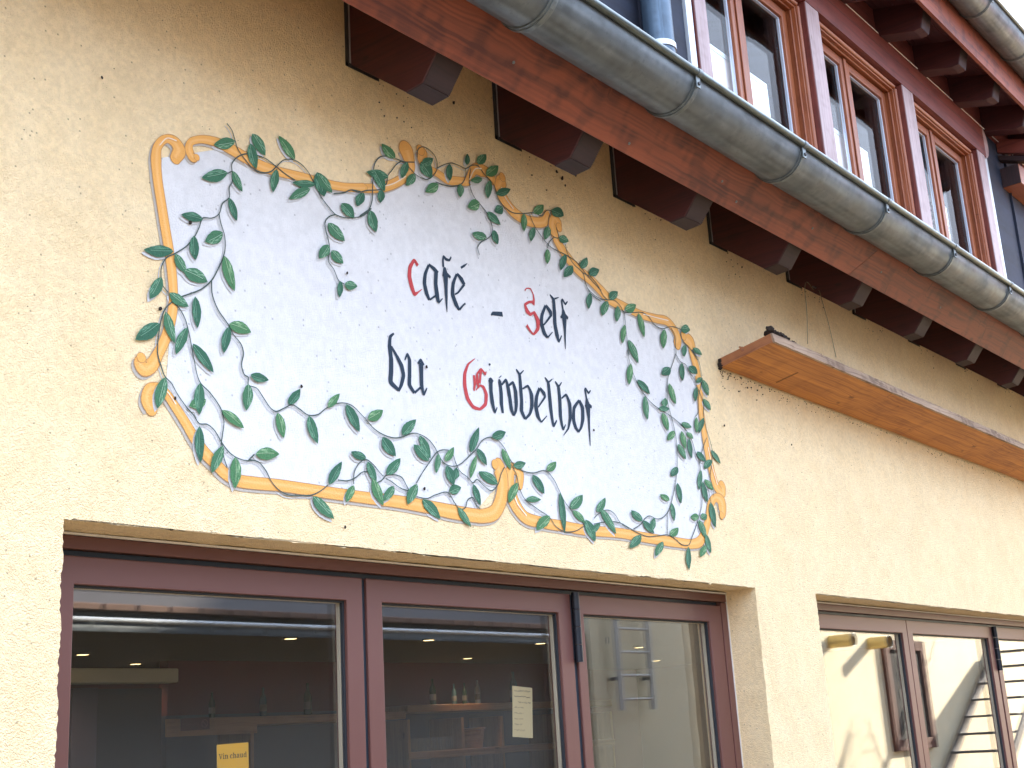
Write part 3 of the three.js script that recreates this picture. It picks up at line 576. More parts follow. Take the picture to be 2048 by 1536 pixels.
// the painted scroll border: centre line and width, in millimetres on the wall
scroll([[353,979,42], [367,1014,55], [348,1036,47], [314,1035,29], [284,999,32], [278,954,42], [284,888,39], [299,812,39], [315,733,39], [332,654,39], [345,575,38], [351,515,35], [351,477,36], [343,422,37], [325,362,38], [299,306,38], [273,261,49], [247,249,59], [234,262,50], [236,278,34]]);
scroll([[276,123,45], [262,147,49], [270,183,42], [301,193,36], [328,182,34], [360,148,35], [402,100,37], [435,58,40], [478,13,44], [520,-17,42], [554,-41,43], [605,-59,44], [675,-60,44], [775,-56,42], [892,-56,43], [1014,-57,44], [1116,-56,44], [1222,-55,45], [1349,-53,49], [1489,-56,53], [1636,-62,58], [1751,-64,58], [1822,-60,59], [1888,-38,66], [1929,14,72], [1946,69,70], [1942,117,81], [1920,152,79], [1904,156,42]]);
scroll([[2054,92,50], [2062,137,51], [2012,153,49], [1991,107,66], [1995,53,78], [2024,2,68], [2079,-41,57], [2192,-53,49], [2345,-56,49], [2506,-59,47], [2755,-50,47], [2991,-54,49], [3243,-55,50], [3376,-51,49], [3448,-32,58], [3507,27,54], [3547,89,54], [3581,159,55], [3640,202,44], [3694,185,85], [3691,132,71], [3681,116,42]]);
scroll([[3717,263,76], [3718,233,48], [3659,264,64], [3621,365,63], [3602,453,60], [3591,551,57], [3582,657,56], [3590,775,57], [3578,866,65], [3555,940,62], [3544,1001,85], [3498,1015,67], [3478,1023,52]]);
scroll([[3411,968,67], [3421,999,68], [3392,1040,61], [3334,1069,54], [3231,1061,49], [3101,1052,47], [3015,1056,49], [2940,1061,52], [2830,1069,60], [2761,1097,63], [2677,1132,60], [2593,1154,60], [2528,1187,62], [2474,1226,61], [2429,1274,60], [2414,1329,64], [2431,1366,45], [2454,1351,64], [2460,1331,46]]);
scroll([[2377,1368,50], [2355,1332,50], [2272,1303,52], [2193,1298,55], [2118,1316,65], [2063,1357,68], [2042,1396,70], [2058,1436,73], [2064,1455,45]]);
scroll([[1995,1422,54], [1972,1443,52], [1915,1442,65], [1874,1429,48], [1830,1364,41], [1767,1344,40], [1697,1328,44], [1638,1337,39], [1587,1342,35], [1552,1363,57], [1547,1399,71], [1540,1407,49]]);
scroll([[1457,1379,86], [1466,1356,77], [1478,1307,48], [1440,1258,42], [1369,1204,42], [1287,1163,40], [1195,1135,38], [1218,1143,39], [1122,1115,36], [1029,1099,37], [909,1088,37], [795,1073,39], [711,1069,46], [631,1079,47], [568,1090,46], [506,1092,37], [450,1080,29], [411,1055,26], [406,1027,36], [421,1005,38], [436,1010,25]]);
// vine stems
stem([[560,1177], [581,1159], [594,1127], [609,1095], [647,1062], [671,1047], [706,1042], [750,1058], [778,1086], [812,1123], [852,1139], [893,1135], [928,1115], [962,1073]]);
stem([[583,1000], [581,1031], [599,1060], [636,1088], [679,1100], [728,1102], [772,1089], [817,1073], [865,1062]]);
stem([[562,991], [583,1005], [583,969], [570,942], [570,907], [542,876], [527,834], [499,811], [460,799], [448,766], [429,726], [396,683], [353,647], [321,624], [303,589], [302,552], [311,525], [330,510]]);
stem([[527,834], [535,803], [550,764], [553,721], [545,685], [523,636], [498,592], [459,553], [412,525], [374,504], [342,480]]);
stem([[962,1073], [991,1034], [1026,1006], [1059,987], [1105,988], [1152,1001], [1201,1023], [1246,1066], [1184,1017], [1230,1053], [1251,1097], [1257,1154], [1262,1201], [1271,1255], [1299,1295], [1340,1314], [1381,1320], [1437,1322], [1501,1341]]);
stem([[1059,987], [1025,967], [1006,938], [1012,901], [1023,866], [1025,829], [1018,794], [1044,768], [1067,731], [1094,724]]);
stem([[1052,1067], [1108,1089], [1140,1109], [1192,1119], [1143,1111], [1181,1113], [1227,1134], [1300,1162], [1335,1198], [1343,1232], [1365,1260], [1401,1303], [1437,1322], [1471,1304], [1512,1286], [1570,1288], [1615,1324], [1636,1363], [1628,1404], [1592,1425], [1549,1424], [1522,1401], [1517,1367]]);
stem([[1632,1356], [1671,1383], [1726,1411], [1772,1415], [1814,1415], [1860,1444], [1900,1454], [1938,1427], [1977,1411], [2008,1386], [2021,1344], [2060,1316], [2117,1304], [2187,1319], [2277,1348], [2330,1349], [2370,1387], [2407,1398]]);
stem([[1621,1293], [1680,1296], [1742,1312], [1790,1341], [1816,1388], [1814,1415]]);
stem([[1850,1427], [1839,1384], [1840,1334], [1864,1297], [1902,1275], [1947,1244], [1968,1205], [1969,1166], [1939,1135], [1889,1102], [1867,1072], [1876,1042]]);
stem([[2240,1331], [2270,1285], [2319,1246], [2379,1215], [2441,1208], [2496,1205], [2579,1190], [2641,1152], [2705,1119], [2759,1096]]);
stem([[2407,1395], [2378,1339], [2378,1291], [2412,1271], [2449,1278], [2436,1325]]);
stem([[2359,1204], [2377,1238], [2412,1268]]);
stem([[2498,1259], [2507,1220], [2549,1177], [2622,1147], [2635,1102], [2669,1062], [2752,1040]]);
stem([[2626,1141], [2645,1086], [2686,1063], [2738,1053], [2802,1060], [2867,1072], [2911,1055], [2936,1032], [3013,1044], [3103,1064], [3160,1054], [3205,1023], [3275,1018], [3340,1041], [3394,1052], [3452,1053]]);
stem([[2618,1150], [2687,1143], [2737,1113], [2776,1073], [2806,1061]]);
stem([[2940,1027], [2943,984], [2944,928], [2947,879], [2952,819], [2941,842], [2947,799], [2969,738], [3000,693], [3049,644], [3107,610], [3169,591], [3232,579], [3321,556], [3410,517], [3457,471], [3476,421], [3509,373], [3510,307], [3506,225], [3492,150], [3458,95], [3420,41], [3369,-20], [3335,-58], [3268,-63], [3219,-43], [3158,-27], [3068,-37], [2980,-48], [2897,-38], [2817,-18], [2750,-4], [2647,-10], [2556,-28]]);
stem([[3360,1039], [3391,1005], [3388,957], [3385,910], [3381,906], [3345,853], [3291,775], [3266,703], [3261,635], [3283,564], [3300,508], [3309,443], [3302,362], [3281,279], [3248,204], [3211,136], [3177,90], [3120,53], [3068,42], [3007,50], [2969,36], [2928,5], [2863,-24]]);
stem([[3171,90], [3161,33], [3148,-24]]);
stem([[3381,906], [3417,875], [3471,866], [3494,835], [3532,811], [3560,769], [3588,728], [3609,685], [3597,621], [3608,561], [3633,503], [3649,437], [3630,374], [3602,302], [3613,251], [3619,207]]);
stem([[3452,1053], [3458,995], [3507,975], [3546,953], [3594,915], [3545,962], [3596,925], [3614,865], [3609,801], [3563,708], [3550,637], [3516,604]]);
stem([[3605,507], [3548,431], [3513,359]]);
stem([[3554,274], [3572,224], [3588,159]]);
stem([[498,591], [501,545], [523,499], [553,468], [568,453], [588,425], [619,398], [629,370], [621,327], [633,296], [649,290], [649,265], [684,259], [710,234], [741,202], [765,193], [805,212], [838,228], [870,218], [909,203], [954,212], [988,237], [1029,261], [1083,274], [1124,268], [1166,243], [1180,234], [1225,202], [1279,185], [1333,183], [1376,194], [1426,214], [1462,216], [1512,203], [1547,177], [1568,149], [1596,122], [1640,115], [1687,128], [1744,167], [1795,206], [1830,243], [1880,263], [1929,257], [1969,229], [1999,189], [2031,166], [2081,150], [2150,150], [2233,169], [2284,141], [2321,94], [2357,47], [2409,12], [2463,-17], [2497,-54]]);
stem([[346,484], [319,453], [306,418], [298,377], [294,336], [295,297], [309,260], [321,235], [346,216], [369,185], [402,151], [430,128], [453,104], [482,106], [510,92], [539,57], [564,32], [593,16], [633,9], [668,14], [649,13], [689,11], [720,-14], [743,-47], [775,-72], [816,-84], [868,-80], [921,-73], [965,-52], [995,-30]]);
stem([[346,484], [370,469], [394,438], [408,400], [420,354], [433,300], [443,261], [457,236], [491,213], [520,186], [539,161], [549,126], [544,85], [539,49], [541,48], [549,7], [562,-23]]);
stem([[650,13], [673,35]]);
stem([[1041,-8], [1088,-5], [1127,11], [1160,34], [1186,39]]);
stem([[1116,-14], [1121,29], [1148,66], [1181,82], [1220,65], [1246,44], [1265,32]]);
stem([[1224,1], [1258,17], [1279,36], [1327,44], [1361,38], [1380,16], [1393,-5], [1352,-2], [1305,17], [1278,24]]);
stem([[1437,25], [1475,72], [1522,123], [1561,161], [1607,175], [1644,170], [1664,131], [1685,102], [1730,82], [1760,64], [1785,80], [1823,61], [1870,45], [1914,76], [1938,122], [1962,152]]);
stem([[1434,-25], [1491,-26], [1543,-6], [1611,9], [1646,-26], [1675,-48], [1706,-40], [1724,-7], [1756,4], [1777,-23], [1796,-36]]);
stem([[2005,168], [2036,128], [2048,80], [2078,35], [2128,12], [2187,-9], [2239,-27], [2280,-62], [2343,-79], [2419,-69], [2479,-44]]);
stem([[2560,-2], [2595,21], [2671,45], [2720,33], [2761,-3], [2828,-24]]);
// leaves: foot, point, widest points left and right
leaf(594,1121, 503,1077, 549,1121, 556,1081);
leaf(660,1136, 687,1047, 651,1085, 693,1107);
leaf(669,1176, 727,1111, 675,1130, 715,1164);
leaf(864,1142, 788,1210, 847,1189, 812,1157);
leaf(562,994, 454,941, 508,990, 518,949);
leaf(583,1007, 625,943, 588,968, 616,989);
leaf(568,904, 601,829, 568,861, 597,879);
leaf(460,793, 374,787, 425,808, 416,773);
leaf(542,771, 469,718, 497,764, 521,730);
leaf(424,727, 433,645, 409,683, 447,697);
leaf(346,652, 235,628, 296,661, 294,621);
leaf(353,645, 397,590, 358,609, 388,632);
leaf(387,598, 481,581, 418,567, 440,614);
leaf(548,690, 591,576, 546,628, 588,649);
leaf(302,554, 261,472, 264,521, 302,512);
leaf(778,1077, 760,982, 751,1031, 789,1037);
leaf(962,1076, 850,1048, 913,1079, 909,1047);
leaf(935,1050, 833,979, 879,1032, 898,1004);
leaf(969,1126, 1003,1040, 953,1070, 1017,1105);
leaf(975,1121, 1043,1067, 986,1079, 1025,1114);
leaf(1088,1039, 1152,999, 1097,1001, 1138,1041);
leaf(1019,941, 1101,892, 1036,900, 1075,939);
leaf(1019,856, 972,791, 977,833, 1018,821);
leaf(1033,838, 1090,801, 1041,805, 1076,838);
leaf(1073,730, 1067,665, 1056,698, 1085,704);
leaf(1094,724, 1159,730, 1118,708, 1128,745);
leaf(1385,1318, 1312,1357, 1372,1355, 1332,1316);
leaf(1343,1224, 1223,1209, 1296,1238, 1282,1196);
leaf(1267,1231, 1320,1158, 1266,1181, 1315,1215);
leaf(1204,1117, 1169,1050, 1166,1088, 1210,1086);
leaf(1300,1159, 1294,1102, 1277,1128, 1318,1139);
leaf(1454,1325, 1419,1243, 1417,1287, 1460,1290);
leaf(1495,1288, 1442,1219, 1451,1261, 1491,1252);
leaf(1237,1055, 1266,973, 1225,1005, 1276,1031);
leaf(1534,1351, 1596,1301, 1532,1305, 1591,1353);
leaf(1540,1343, 1609,1392, 1584,1350, 1558,1379);
leaf(1635,1287, 1553,1227, 1584,1274, 1612,1246);
leaf(1710,1401, 1708,1323, 1688,1358, 1730,1373);
leaf(1773,1330, 1768,1268, 1749,1296, 1792,1308);
leaf(1823,1432, 1827,1487, 1842,1462, 1808,1451);
leaf(1896,1459, 1954,1526, 1946,1484, 1899,1494);
leaf(1946,1424, 2034,1498, 2006,1444, 1965,1469);
leaf(1920,1398, 1838,1367, 1882,1399, 1884,1369);
leaf(1969,1408, 1949,1317, 1936,1361, 1984,1373);
leaf(1891,1283, 1813,1237, 1843,1283, 1868,1242);
leaf(1940,1255, 2025,1218, 1959,1222, 1997,1256);
leaf(1926,1132, 1832,1128, 1894,1151, 1873,1109);
leaf(1975,1181, 1998,1121, 1963,1144, 2007,1165);
leaf(2051,1308, 1994,1271, 2011,1307, 2039,1275);
leaf(2010,1358, 2114,1413, 2064,1366, 2049,1399);
leaf(2196,1321, 2192,1236, 2172,1276, 2216,1290);
leaf(2272,1344, 2349,1408, 2327,1362, 2286,1383);
leaf(2408,1401, 2500,1398, 2428,1371, 2470,1429);
leaf(2265,1277, 2236,1200, 2229,1239, 2274,1245);
leaf(2375,1311, 2341,1237, 2333,1275, 2386,1280);
leaf(2450,1281, 2523,1278, 2467,1258, 2499,1302);
leaf(2354,1197, 2346,1122, 2329,1157, 2373,1169);
leaf(2492,1207, 2445,1118, 2446,1165, 2495,1168);
leaf(2538,1165, 2465,1090, 2480,1137, 2531,1125);
leaf(2605,1167, 2661,1236, 2655,1195, 2605,1200);
leaf(2666,1152, 2755,1199, 2719,1156, 2692,1190);
leaf(2664,1063, 2642,977, 2631,1020, 2677,1028);
leaf(2821,1067, 2897,1124, 2878,1082, 2832,1103);
leaf(2801,1054, 2749,968, 2747,1015, 2807,1016);
leaf(2887,1049, 2866,964, 2852,1006, 2904,1015);
leaf(2946,1040, 3049,1092, 3008,1045, 2977,1081);
leaf(3062,1052, 3098,935, 3053,990, 3104,1009);
leaf(2931,964, 2901,864, 2894,915, 2941,923);
leaf(2953,894, 3023,789, 2957,835, 3013,859);
leaf(3290,1018, 3266,912, 3248,965, 3311,976);
leaf(3452,1056, 3543,1066, 3481,1034, 3505,1086);
leaf(3475,975, 3458,907, 3443,940, 3492,948);
leaf(3555,973, 3639,951, 3575,949, 3611,977);
leaf(2956,776, 2928,666, 2917,722, 2970,730);
leaf(3002,704, 3101,649, 3022,665, 3070,694);
leaf(3054,634, 3061,516, 3031,574, 3083,586);
leaf(3312,820, 3224,770, 3250,812, 3294,784);
leaf(3427,869, 3420,772, 3399,820, 3449,830);
leaf(3492,862, 3573,838, 3502,831, 3554,871);
leaf(3620,823, 3549,787, 3576,816, 3600,797);
leaf(3619,815, 3662,736, 3609,769, 3668,790);
leaf(3549,764, 3526,683, 3515,724, 3562,730);
leaf(3607,711, 3670,660, 3612,677, 3659,699);
leaf(3285,736, 3332,636, 3280,682, 3332,700);
leaf(3224,607, 3238,654, 3260,631, 3200,624);
leaf(3169,591, 3269,603, 3210,582, 3218,611);
leaf(3198,573, 3237,488, 3188,526, 3243,544);
leaf(3367,548, 3462,539, 3397,529, 3423,559);
leaf(3515,601, 3507,516, 3491,559, 3532,566);
leaf(3588,608, 3528,519, 3537,568, 3585,568);
leaf(3291,496, 3222,438, 3236,476, 3283,464);
leaf(3360,506, 3385,417, 3347,459, 3396,472);
leaf(3408,505, 3465,480, 3417,484, 3450,504);
leaf(3423,478, 3433,375, 3405,427, 3450,436);
leaf(3314,433, 3376,364, 3317,392, 3366,412);
leaf(3489,419, 3566,377, 3501,388, 3546,413);
leaf(3636,447, 3719,385, 3654,410, 3693,428);
leaf(3627,396, 3551,338, 3566,376, 3619,363);
leaf(3294,317, 3225,262, 3238,299, 3288,285);
leaf(3515,329, 3478,222, 3476,279, 3521,282);
leaf(3541,284, 3618,237, 3554,252, 3597,274);
leaf(3518,270, 3547,166, 3506,218, 3556,229);
leaf(3277,236, 3296,137, 3262,186, 3310,196);
leaf(3192,141, 3113,162, 3172,163, 3141,138);
leaf(3208,132, 3219,45, 3192,89, 3234,96);
leaf(3577,173, 3602,46, 3558,110, 3619,122);
leaf(3449,87, 3373,80, 3418,103, 3411,66);
leaf(3469,82, 3529,106, 3512,79, 3480,107);
leaf(3446,73, 3499,-17, 3443,25, 3497,40);
leaf(3503,5, 3532,-87, 3491,-41, 3540,-31);
leaf(3486,-50, 3426,-112, 3433,-74, 3484,-82);
leaf(3326,-69, 3310,-183, 3295,-122, 3343,-119);
leaf(2942,20, 2855,62, 2925,53, 2880,25);
leaf(2948,24, 3032,-30, 2964,-11, 3007,11);
leaf(3015,-18, 3044,46, 3053,11, 3004,11);
leaf(3170,-29, 3249,16, 3227,-20, 3184,2);
leaf(2920,-46, 2815,-114, 2848,-66, 2896,-88);
leaf(3101,-62, 3027,-136, 3042,-90, 3094,-101);
leaf(2610,48, 2719,-59, 2634,-10, 2684,11);
leaf(2585,27, 2656,99, 2640,53, 2593,64);
leaf(2493,-14, 2552,-105, 2488,-65, 2552,-44);
leaf(2530,-62, 2601,-21, 2576,-52, 2548,-35);
leaf(1087,270, 1149,178, 1093,218, 1137,240);
leaf(1193,231, 1272,278, 1242,237, 1215,267);
leaf(1369,198, 1447,270, 1423,221, 1384,240);
leaf(1265,176, 1330,113, 1271,133, 1317,162);
leaf(1462,211, 1518,128, 1467,164, 1507,183);
leaf(1507,118, 1427,171, 1492,158, 1450,127);
leaf(1178,86, 1104,100, 1153,107, 1136,78);
leaf(1279,38, 1354,109, 1331,60, 1293,79);
leaf(1184,75, 1224,-2, 1184,33, 1220,48);
leaf(1208,16, 1257,-77, 1208,-34, 1252,-18);
leaf(997,-30, 1059,59, 1044,4, 1006,15);
leaf(1113,-19, 1076,-83, 1079,-45, 1114,-52);
leaf(1314,1, 1258,-60, 1271,-20, 1306,-34);
leaf(1437,22, 1383,-60, 1390,-10, 1436,-20);
leaf(1564,154, 1545,75, 1539,118, 1572,119);
leaf(1600,128, 1653,192, 1641,151, 1606,161);
leaf(1753,184, 1810,294, 1801,231, 1756,235);
leaf(1888,264, 1979,299, 1938,263, 1920,297);
leaf(1791,205, 1846,143, 1797,168, 1834,186);
leaf(1784,175, 1742,78, 1749,132, 1781,130);
leaf(1606,113, 1643,40, 1599,72, 1646,89);
leaf(1644,61, 1663,112, 1675,84, 1631,85);
leaf(1618,12, 1688,38, 1659,7, 1641,41);
leaf(1910,76, 1796,113, 1876,111, 1840,74);
leaf(1952,227, 1999,143, 1953,182, 1992,196);
leaf(2017,162, 2101,186, 2060,157, 2050,188);
leaf(1760,59, 1797,-23, 1759,16, 1794,27);
leaf(2037,96, 1974,5, 1983,59, 2033,50);
leaf(1466,-32, 1560,-97, 1487,-75, 1529,-46);
leaf(1664,-42, 1735,-112, 1679,-82, 1712,-64);
leaf(2141,141, 2213,68, 2150,97, 2197,120);
leaf(2242,170, 2311,218, 2291,181, 2255,201);
leaf(2087,33, 2188,41, 2130,23, 2134,50);
leaf(2240,-21, 2144,-90, 2173,-40, 2220,-64);
leaf(2323,88, 2337,-85, 2307,6, 2352,14);
leaf(2392,22, 2486,94, 2460,43, 2407,65);
leaf(2405,17, 2490,-29, 2426,-15, 2461,8);
leaf(332,509, 406,479, 354,479, 377,512);
leaf(431,520, 442,415, 419,468, 453,478);
leaf(319,443, 355,347, 318,392, 353,408);
leaf(298,400, 210,329, 243,384, 273,351);
leaf(401,409, 360,312, 365,367, 400,362);
leaf(568,457, 660,447, 600,431, 618,474);
leaf(568,448, 546,352, 540,404, 576,405);
leaf(423,360, 506,279, 444,311, 475,336);
leaf(656,300, 734,295, 686,282, 697,314);
leaf(646,267, 638,175, 621,223, 664,228);
leaf(321,231, 294,126, 288,184, 329,182);
leaf(476,185, 411,154, 439,188, 455,154);
leaf(452,235, 451,131, 432,185, 472,191);
leaf(539,161, 628,114, 567,126, 591,153);
leaf(819,225, 872,289, 859,247, 826,260);
leaf(770,189, 796,105, 763,145, 800,158);
leaf(909,200, 948,107, 906,150, 947,167);
leaf(1000,243, 1057,304, 1039,264, 1012,277);
leaf(451,95, 457,-21, 435,40, 472,46);
leaf(675,35, 776,48, 720,20, 721,61);
leaf(543,45, 499,-49, 505,6, 542,-2);
leaf(592,14, 590,-89, 569,-35, 614,-30);
leaf(921,-78, 1017,-147, 946,-123, 982,-94);
// lettering: every letter a few pen strokes
letter('red', [[[1498,899,18], [1479,917,13], [1454,882,18], [1448,841,22], [1458,804,23], [1472,776,18], [1492,787,7], [1516,806,3]]]);
letter('navy', [[[1562,918,11], [1540,875,17], [1533,834,21], [1543,796,22], [1557,771,15]], [[1562,921,10], [1593,909,20], [1613,896,21]], [[1603,897,21], [1598,849,21], [1603,805,24], [1609,772,17]], [[1609,769,6], [1634,795,5]], [[1557,771,7], [1599,801,8]]]);
letter('navy', [[[1700,989,6], [1687,971,10], [1666,971,15], [1654,980,8], [1649,961,11], [1649,932,12]], [[1641,893,5], [1662,906,22], [1690,898,10]], [[1656,933,12], [1658,905,32], [1659,864,22], [1658,806,15], [1658,743,3]]]);
letter('navy', [[[1729,922,11], [1705,875,18], [1698,827,22], [1716,790,25], [1735,769,12]], [[1731,924,13], [1757,906,23], [1773,886,18]], [[1773,889,12], [1732,844,8], [1710,830,6]], [[1735,772,10], [1762,798,7], [1773,806,8]]]);
letter('navy', [[[1757,956,10], [1779,971,10], [1799,986,2]]]);
letter('navy', [[[1935,792,4], [1948,802,16], [1979,808,19], [2012,813,21]]]);
letter('red', [[[2175,957,7], [2188,971,5], [2217,975,7], [2234,953,8], [2236,929,13], [2229,905,18]], [[2230,918,13], [2201,911,11], [2171,892,13], [2182,866,27], [2205,856,15], [2236,875,7]], [[2230,871,18], [2253,838,29], [2249,800,20], [2217,768,9], [2193,779,13], [2171,799,19]]]);
letter('navy', [[[2318,922,13], [2288,871,20], [2279,832,26], [2295,791,27], [2317,774,13]], [[2320,923,16], [2350,898,27], [2351,879,16]], [[2351,882,12], [2310,841,9], [2290,824,7]], [[2317,774,9], [2355,807,4]]]);
letter('navy', [[[2356,982,6], [2380,962,22], [2381,911,25], [2379,847,25], [2389,798,28], [2399,772,10], [2423,805,6]], [[2388,970,9], [2420,983,4]]]);
letter('navy', [[[2486,980,6], [2468,963,11], [2450,978,13], [2441,970,12], [2447,932,13]], [[2424,889,8], [2452,908,22], [2481,898,14]], [[2447,932,13], [2451,901,38], [2450,849,19], [2443,746,4]]]);
letter('navy', [[[1350,590,7], [1330,572,14], [1324,533,19], [1330,486,22], [1328,438,23], [1324,395,23], [1365,371,14]], [[1332,535,12], [1360,503,15], [1384,470,22], [1393,434,19], [1380,395,16], [1364,368,10]]]);
letter('navy', [[[1404,495,6], [1419,522,10], [1430,500,19], [1428,451,19], [1425,402,20], [1450,375,15]], [[1450,375,10], [1485,402,8]], [[1475,495,7], [1492,512,13], [1506,493,16]], [[1493,501,25], [1492,458,20], [1491,414,20], [1501,378,11], [1520,406,5]]]);
letter('red', [[[1818,582,2], [1773,549,10], [1749,505,18], [1745,453,22], [1758,405,22], [1789,376,17], [1831,373,11], [1867,400,18], [1875,441,21], [1860,468,17], [1839,472,7], [1812,448,5]], [[1804,509,12], [1807,475,17], [1799,443,9]], [[1823,516,15], [1823,484,17], [1829,459,11]], [[1821,515,9], [1849,543,9], [1873,527,13], [1882,538,4]], [[1849,543,15], [1842,510,13], [1835,480,13]]]);
letter('navy', [[[1905,577,13], [1910,570,11]], [[1894,499,5], [1909,511,15], [1923,502,13]], [[1909,514,23], [1906,464,21], [1911,413,23], [1923,375,12], [1940,398,4]]]);
letter('navy', [[[1963,521,9], [1967,510,20], [1972,464,22], [1970,417,22], [1976,379,13]], [[1979,500,9], [2008,526,12], [2019,495,23], [2028,444,22], [2033,404,22], [2047,380,13]], [[2019,501,8], [2053,522,13], [2067,486,23], [2067,433,22], [2060,402,16], [2047,380,9]], [[1964,527,4], [1978,538,4]]]);
letter('navy', [[[2081,586,6], [2102,563,19], [2104,510,22], [2105,451,22], [2101,409,23], [2121,377,17]], [[2107,570,9], [2132,590,4]], [[2115,506,7], [2154,525,11], [2174,492,24], [2173,444,22], [2156,406,15], [2121,376,9]]]);
letter('navy', [[[2234,530,13], [2210,486,21], [2201,443,25], [2211,403,25], [2233,382,8], [2274,414,4]], [[2237,530,14], [2263,511,23], [2268,496,11], [2215,442,7]]]);
letter('navy', [[[2278,586,6], [2300,563,20], [2303,502,24], [2306,442,24], [2316,377,15], [2343,405,6]], [[2305,570,9], [2331,588,4]]]);
letter('navy', [[[2350,581,6], [2372,557,21], [2375,496,24], [2372,428,24], [2384,372,13], [2406,396,4]], [[2378,565,10], [2398,585,4]], [[2387,510,6], [2424,532,12], [2445,495,25], [2442,433,21], [2421,380,10], [2383,344,3]]]);
letter('navy', [[[2519,523,12], [2478,482,19], [2467,430,25], [2478,395,23], [2498,376,13]], [[2519,523,19], [2541,492,26], [2537,441,24], [2520,401,15], [2498,376,9]]]);
letter('navy', [[[2615,586,6], [2597,571,11], [2578,586,13], [2572,579,13], [2578,542,13]], [[2563,502,8], [2585,515,22], [2613,507,13]], [[2578,542,13], [2582,508,39], [2583,454,19], [2578,325,4]]]);
// white field inside the scrolls
{
  const trim = [[5, 12], [4, 22], [2, 16], [2, 11], [2, 15], [1, 6], [1, 8], [1, 15]], ring = [];
  trim.forEach(([a, b], k) => scrolls[k].slice(a, b).forEach(([x, y]) => ring.push(new THREE.Vector2(x / 1000, y / 1000))));
  const g = new THREE.ShapeGeometry(new THREE.Shape(ring));
  g.translate(0, 0, 0.0012); const p = g.attributes.position, uv = g.attributes.uv; for (let i = 0; i < p.count; i++) uv.setXY(i, p.getX(i) + 2, p.getY(i) + 2.5);
  mesh('white_field', g, P.white, sign);
  mesh('painted_border_shadow', hardShade, P.shade, sign);  // grey drop shadow of the scroll border, painted as part of the sign
  mesh('painted_vine_shadow', softShade, P.shadeSoft, sign).userData.kind = 'stuff';  // softer drop shadows of leaves and stems, painted on the sign
}

// ---------- inside the cafe ----------
const R = { back: std({ color: rgb(0.12, 0.012, 0.022), roughness: 0.8 }), plaster: std({ color: rgb(0.45, 0.42, 0.36), roughness: 0.9 }), floor: std({ color: rgb(0.05, 0.045, 0.05), roughness: 0.5 }), oak: std({ map: wood([0.30, 0.15, 0.065], [0.16, 0.07, 0.028], 3, 301), roughness: 0.5 }), dark: std({ color: rgb(0.02, 0.02, 0.03), roughness: 0.6 }), black: std({ color: rgb(0.03, 0.025, 0.035), roughness: 0.7 }) };
struct('room_floor', box(XL + 0.302, XR - 0.302, 0.004, 0.02, -8.998, -0.362, 0), R.floor);
struct('room_back_wall', box(XL + 0.302, XR - 0.302, 0.02, 2.299, -5.8, -5.6, 0), R.back);
{
  const b = thing('bar_canopy', 'pale beige canopy band under the ceiling behind the left door leaf', 'canopy', [0, 0, 0]);
  mesh('band', box(1.0, 5.9, 2.125, 2.225, -4.85, -4.7, 0.01), std({ color: rgb(0.62, 0.58, 0.42), roughness: 0.8 }), b);
  mesh('backing', box(1.0, 5.9, 0.02, 2.098, -5.2, -4.9, 0), R.black, b);
  mesh('post', box(5.1, 5.3, 0.02, 2.098, -4.88, -4.8, 0.005, 1), std({ color: rgb(0.06, 0.05, 0.08), roughness: 0.6 }), b);
}
const bulk = thing('bar_shelves', 'oak bar shelving with dark red panel above behind the glass', 'shelves', [0, 0, 0]);
mesh('panel', box(5.95, 11.2, 1.9, 2.298, -5.0, -4.9, 0), R.back, bulk);
for (const [x0, x1, y] of [[5.95, 8.0, 1.80], [8.02, 11.0, 1.85], [8.02, 11.0, 1.47]]) mesh('shelf', box(x0, x1, y, y + 0.06, -4.85, -4.45, 0.006, 0), R.oak, bulk);
for (const x of [6.36, 8.02, 8.70, 9.24, 10.1, 10.96]) mesh('upright', box(x, x + 0.035, 0.9, 1.795, -4.84, -4.46, 0.003, 1), R.oak, bulk);
mesh('back_panel', box(5.95, 11.2, 0.02, 1.9, -5.0, -4.91, 0), std({ color: rgb(0.03, 0.035, 0.06), roughness: 0.5 }), bulk);
mesh('counter', box(3.0, 11.0, 0.9, 1.0, -3.2, -2.6, 0.01), R.oak, bulk);
mesh('sign_rail', box(5.6, 6.4, 1.74, 1.86, -4.445, -4.43, 0.003, 0), R.oak, bulk);
const bottleMat = [std({ color: rgb(0.01, 0.04, 0.02), roughness: 0.15 }), std({ color: rgb(0.05, 0.10, 0.12), roughness: 0.2 }), std({ color: rgb(0.12, 0.05, 0.015), roughness: 0.2 }), std({ color: rgb(0.35, 0.36, 0.38), roughness: 0.15 })];
function bottle(x, y, z, s, k, label, group) {
  const pr = [[0, 0], [0.036, 0], [0.038, 0.01], [0.038, 0.17], [0.03, 0.205], [0.014, 0.235], [0.013, 0.29], [0.015, 0.295], [0.013, 0.30], [0, 0.30]].map(([a, b]) => new THREE.Vector2(a * s, b * s));
  const o = thing('bottle', label, 'bottle', [x, y, z], group);
  mesh('glass_body', new THREE.LatheGeometry(pr, 18), bottleMat[k], o);
  mesh('label_band', new THREE.CylinderGeometry(0.0385 * s, 0.0385 * s, 0.07 * s, 18, 1, true).translate(0, 0.09 * s, 0), std({ color: rgb(0.14, 0.13, 0.12), roughness: 0.8 }), o);
}
['leftmost', 'second', 'third', 'rightmost'].forEach((n, i) => bottle([6.12, 6.6, 7.05, 7.6][i], 1.86, -4.6, 0.62 + 0.1 * (i % 3), i % 2, `${n} dark bottle on the oak shelf behind the left door leaf`, 'bottles on the left oak shelf'));
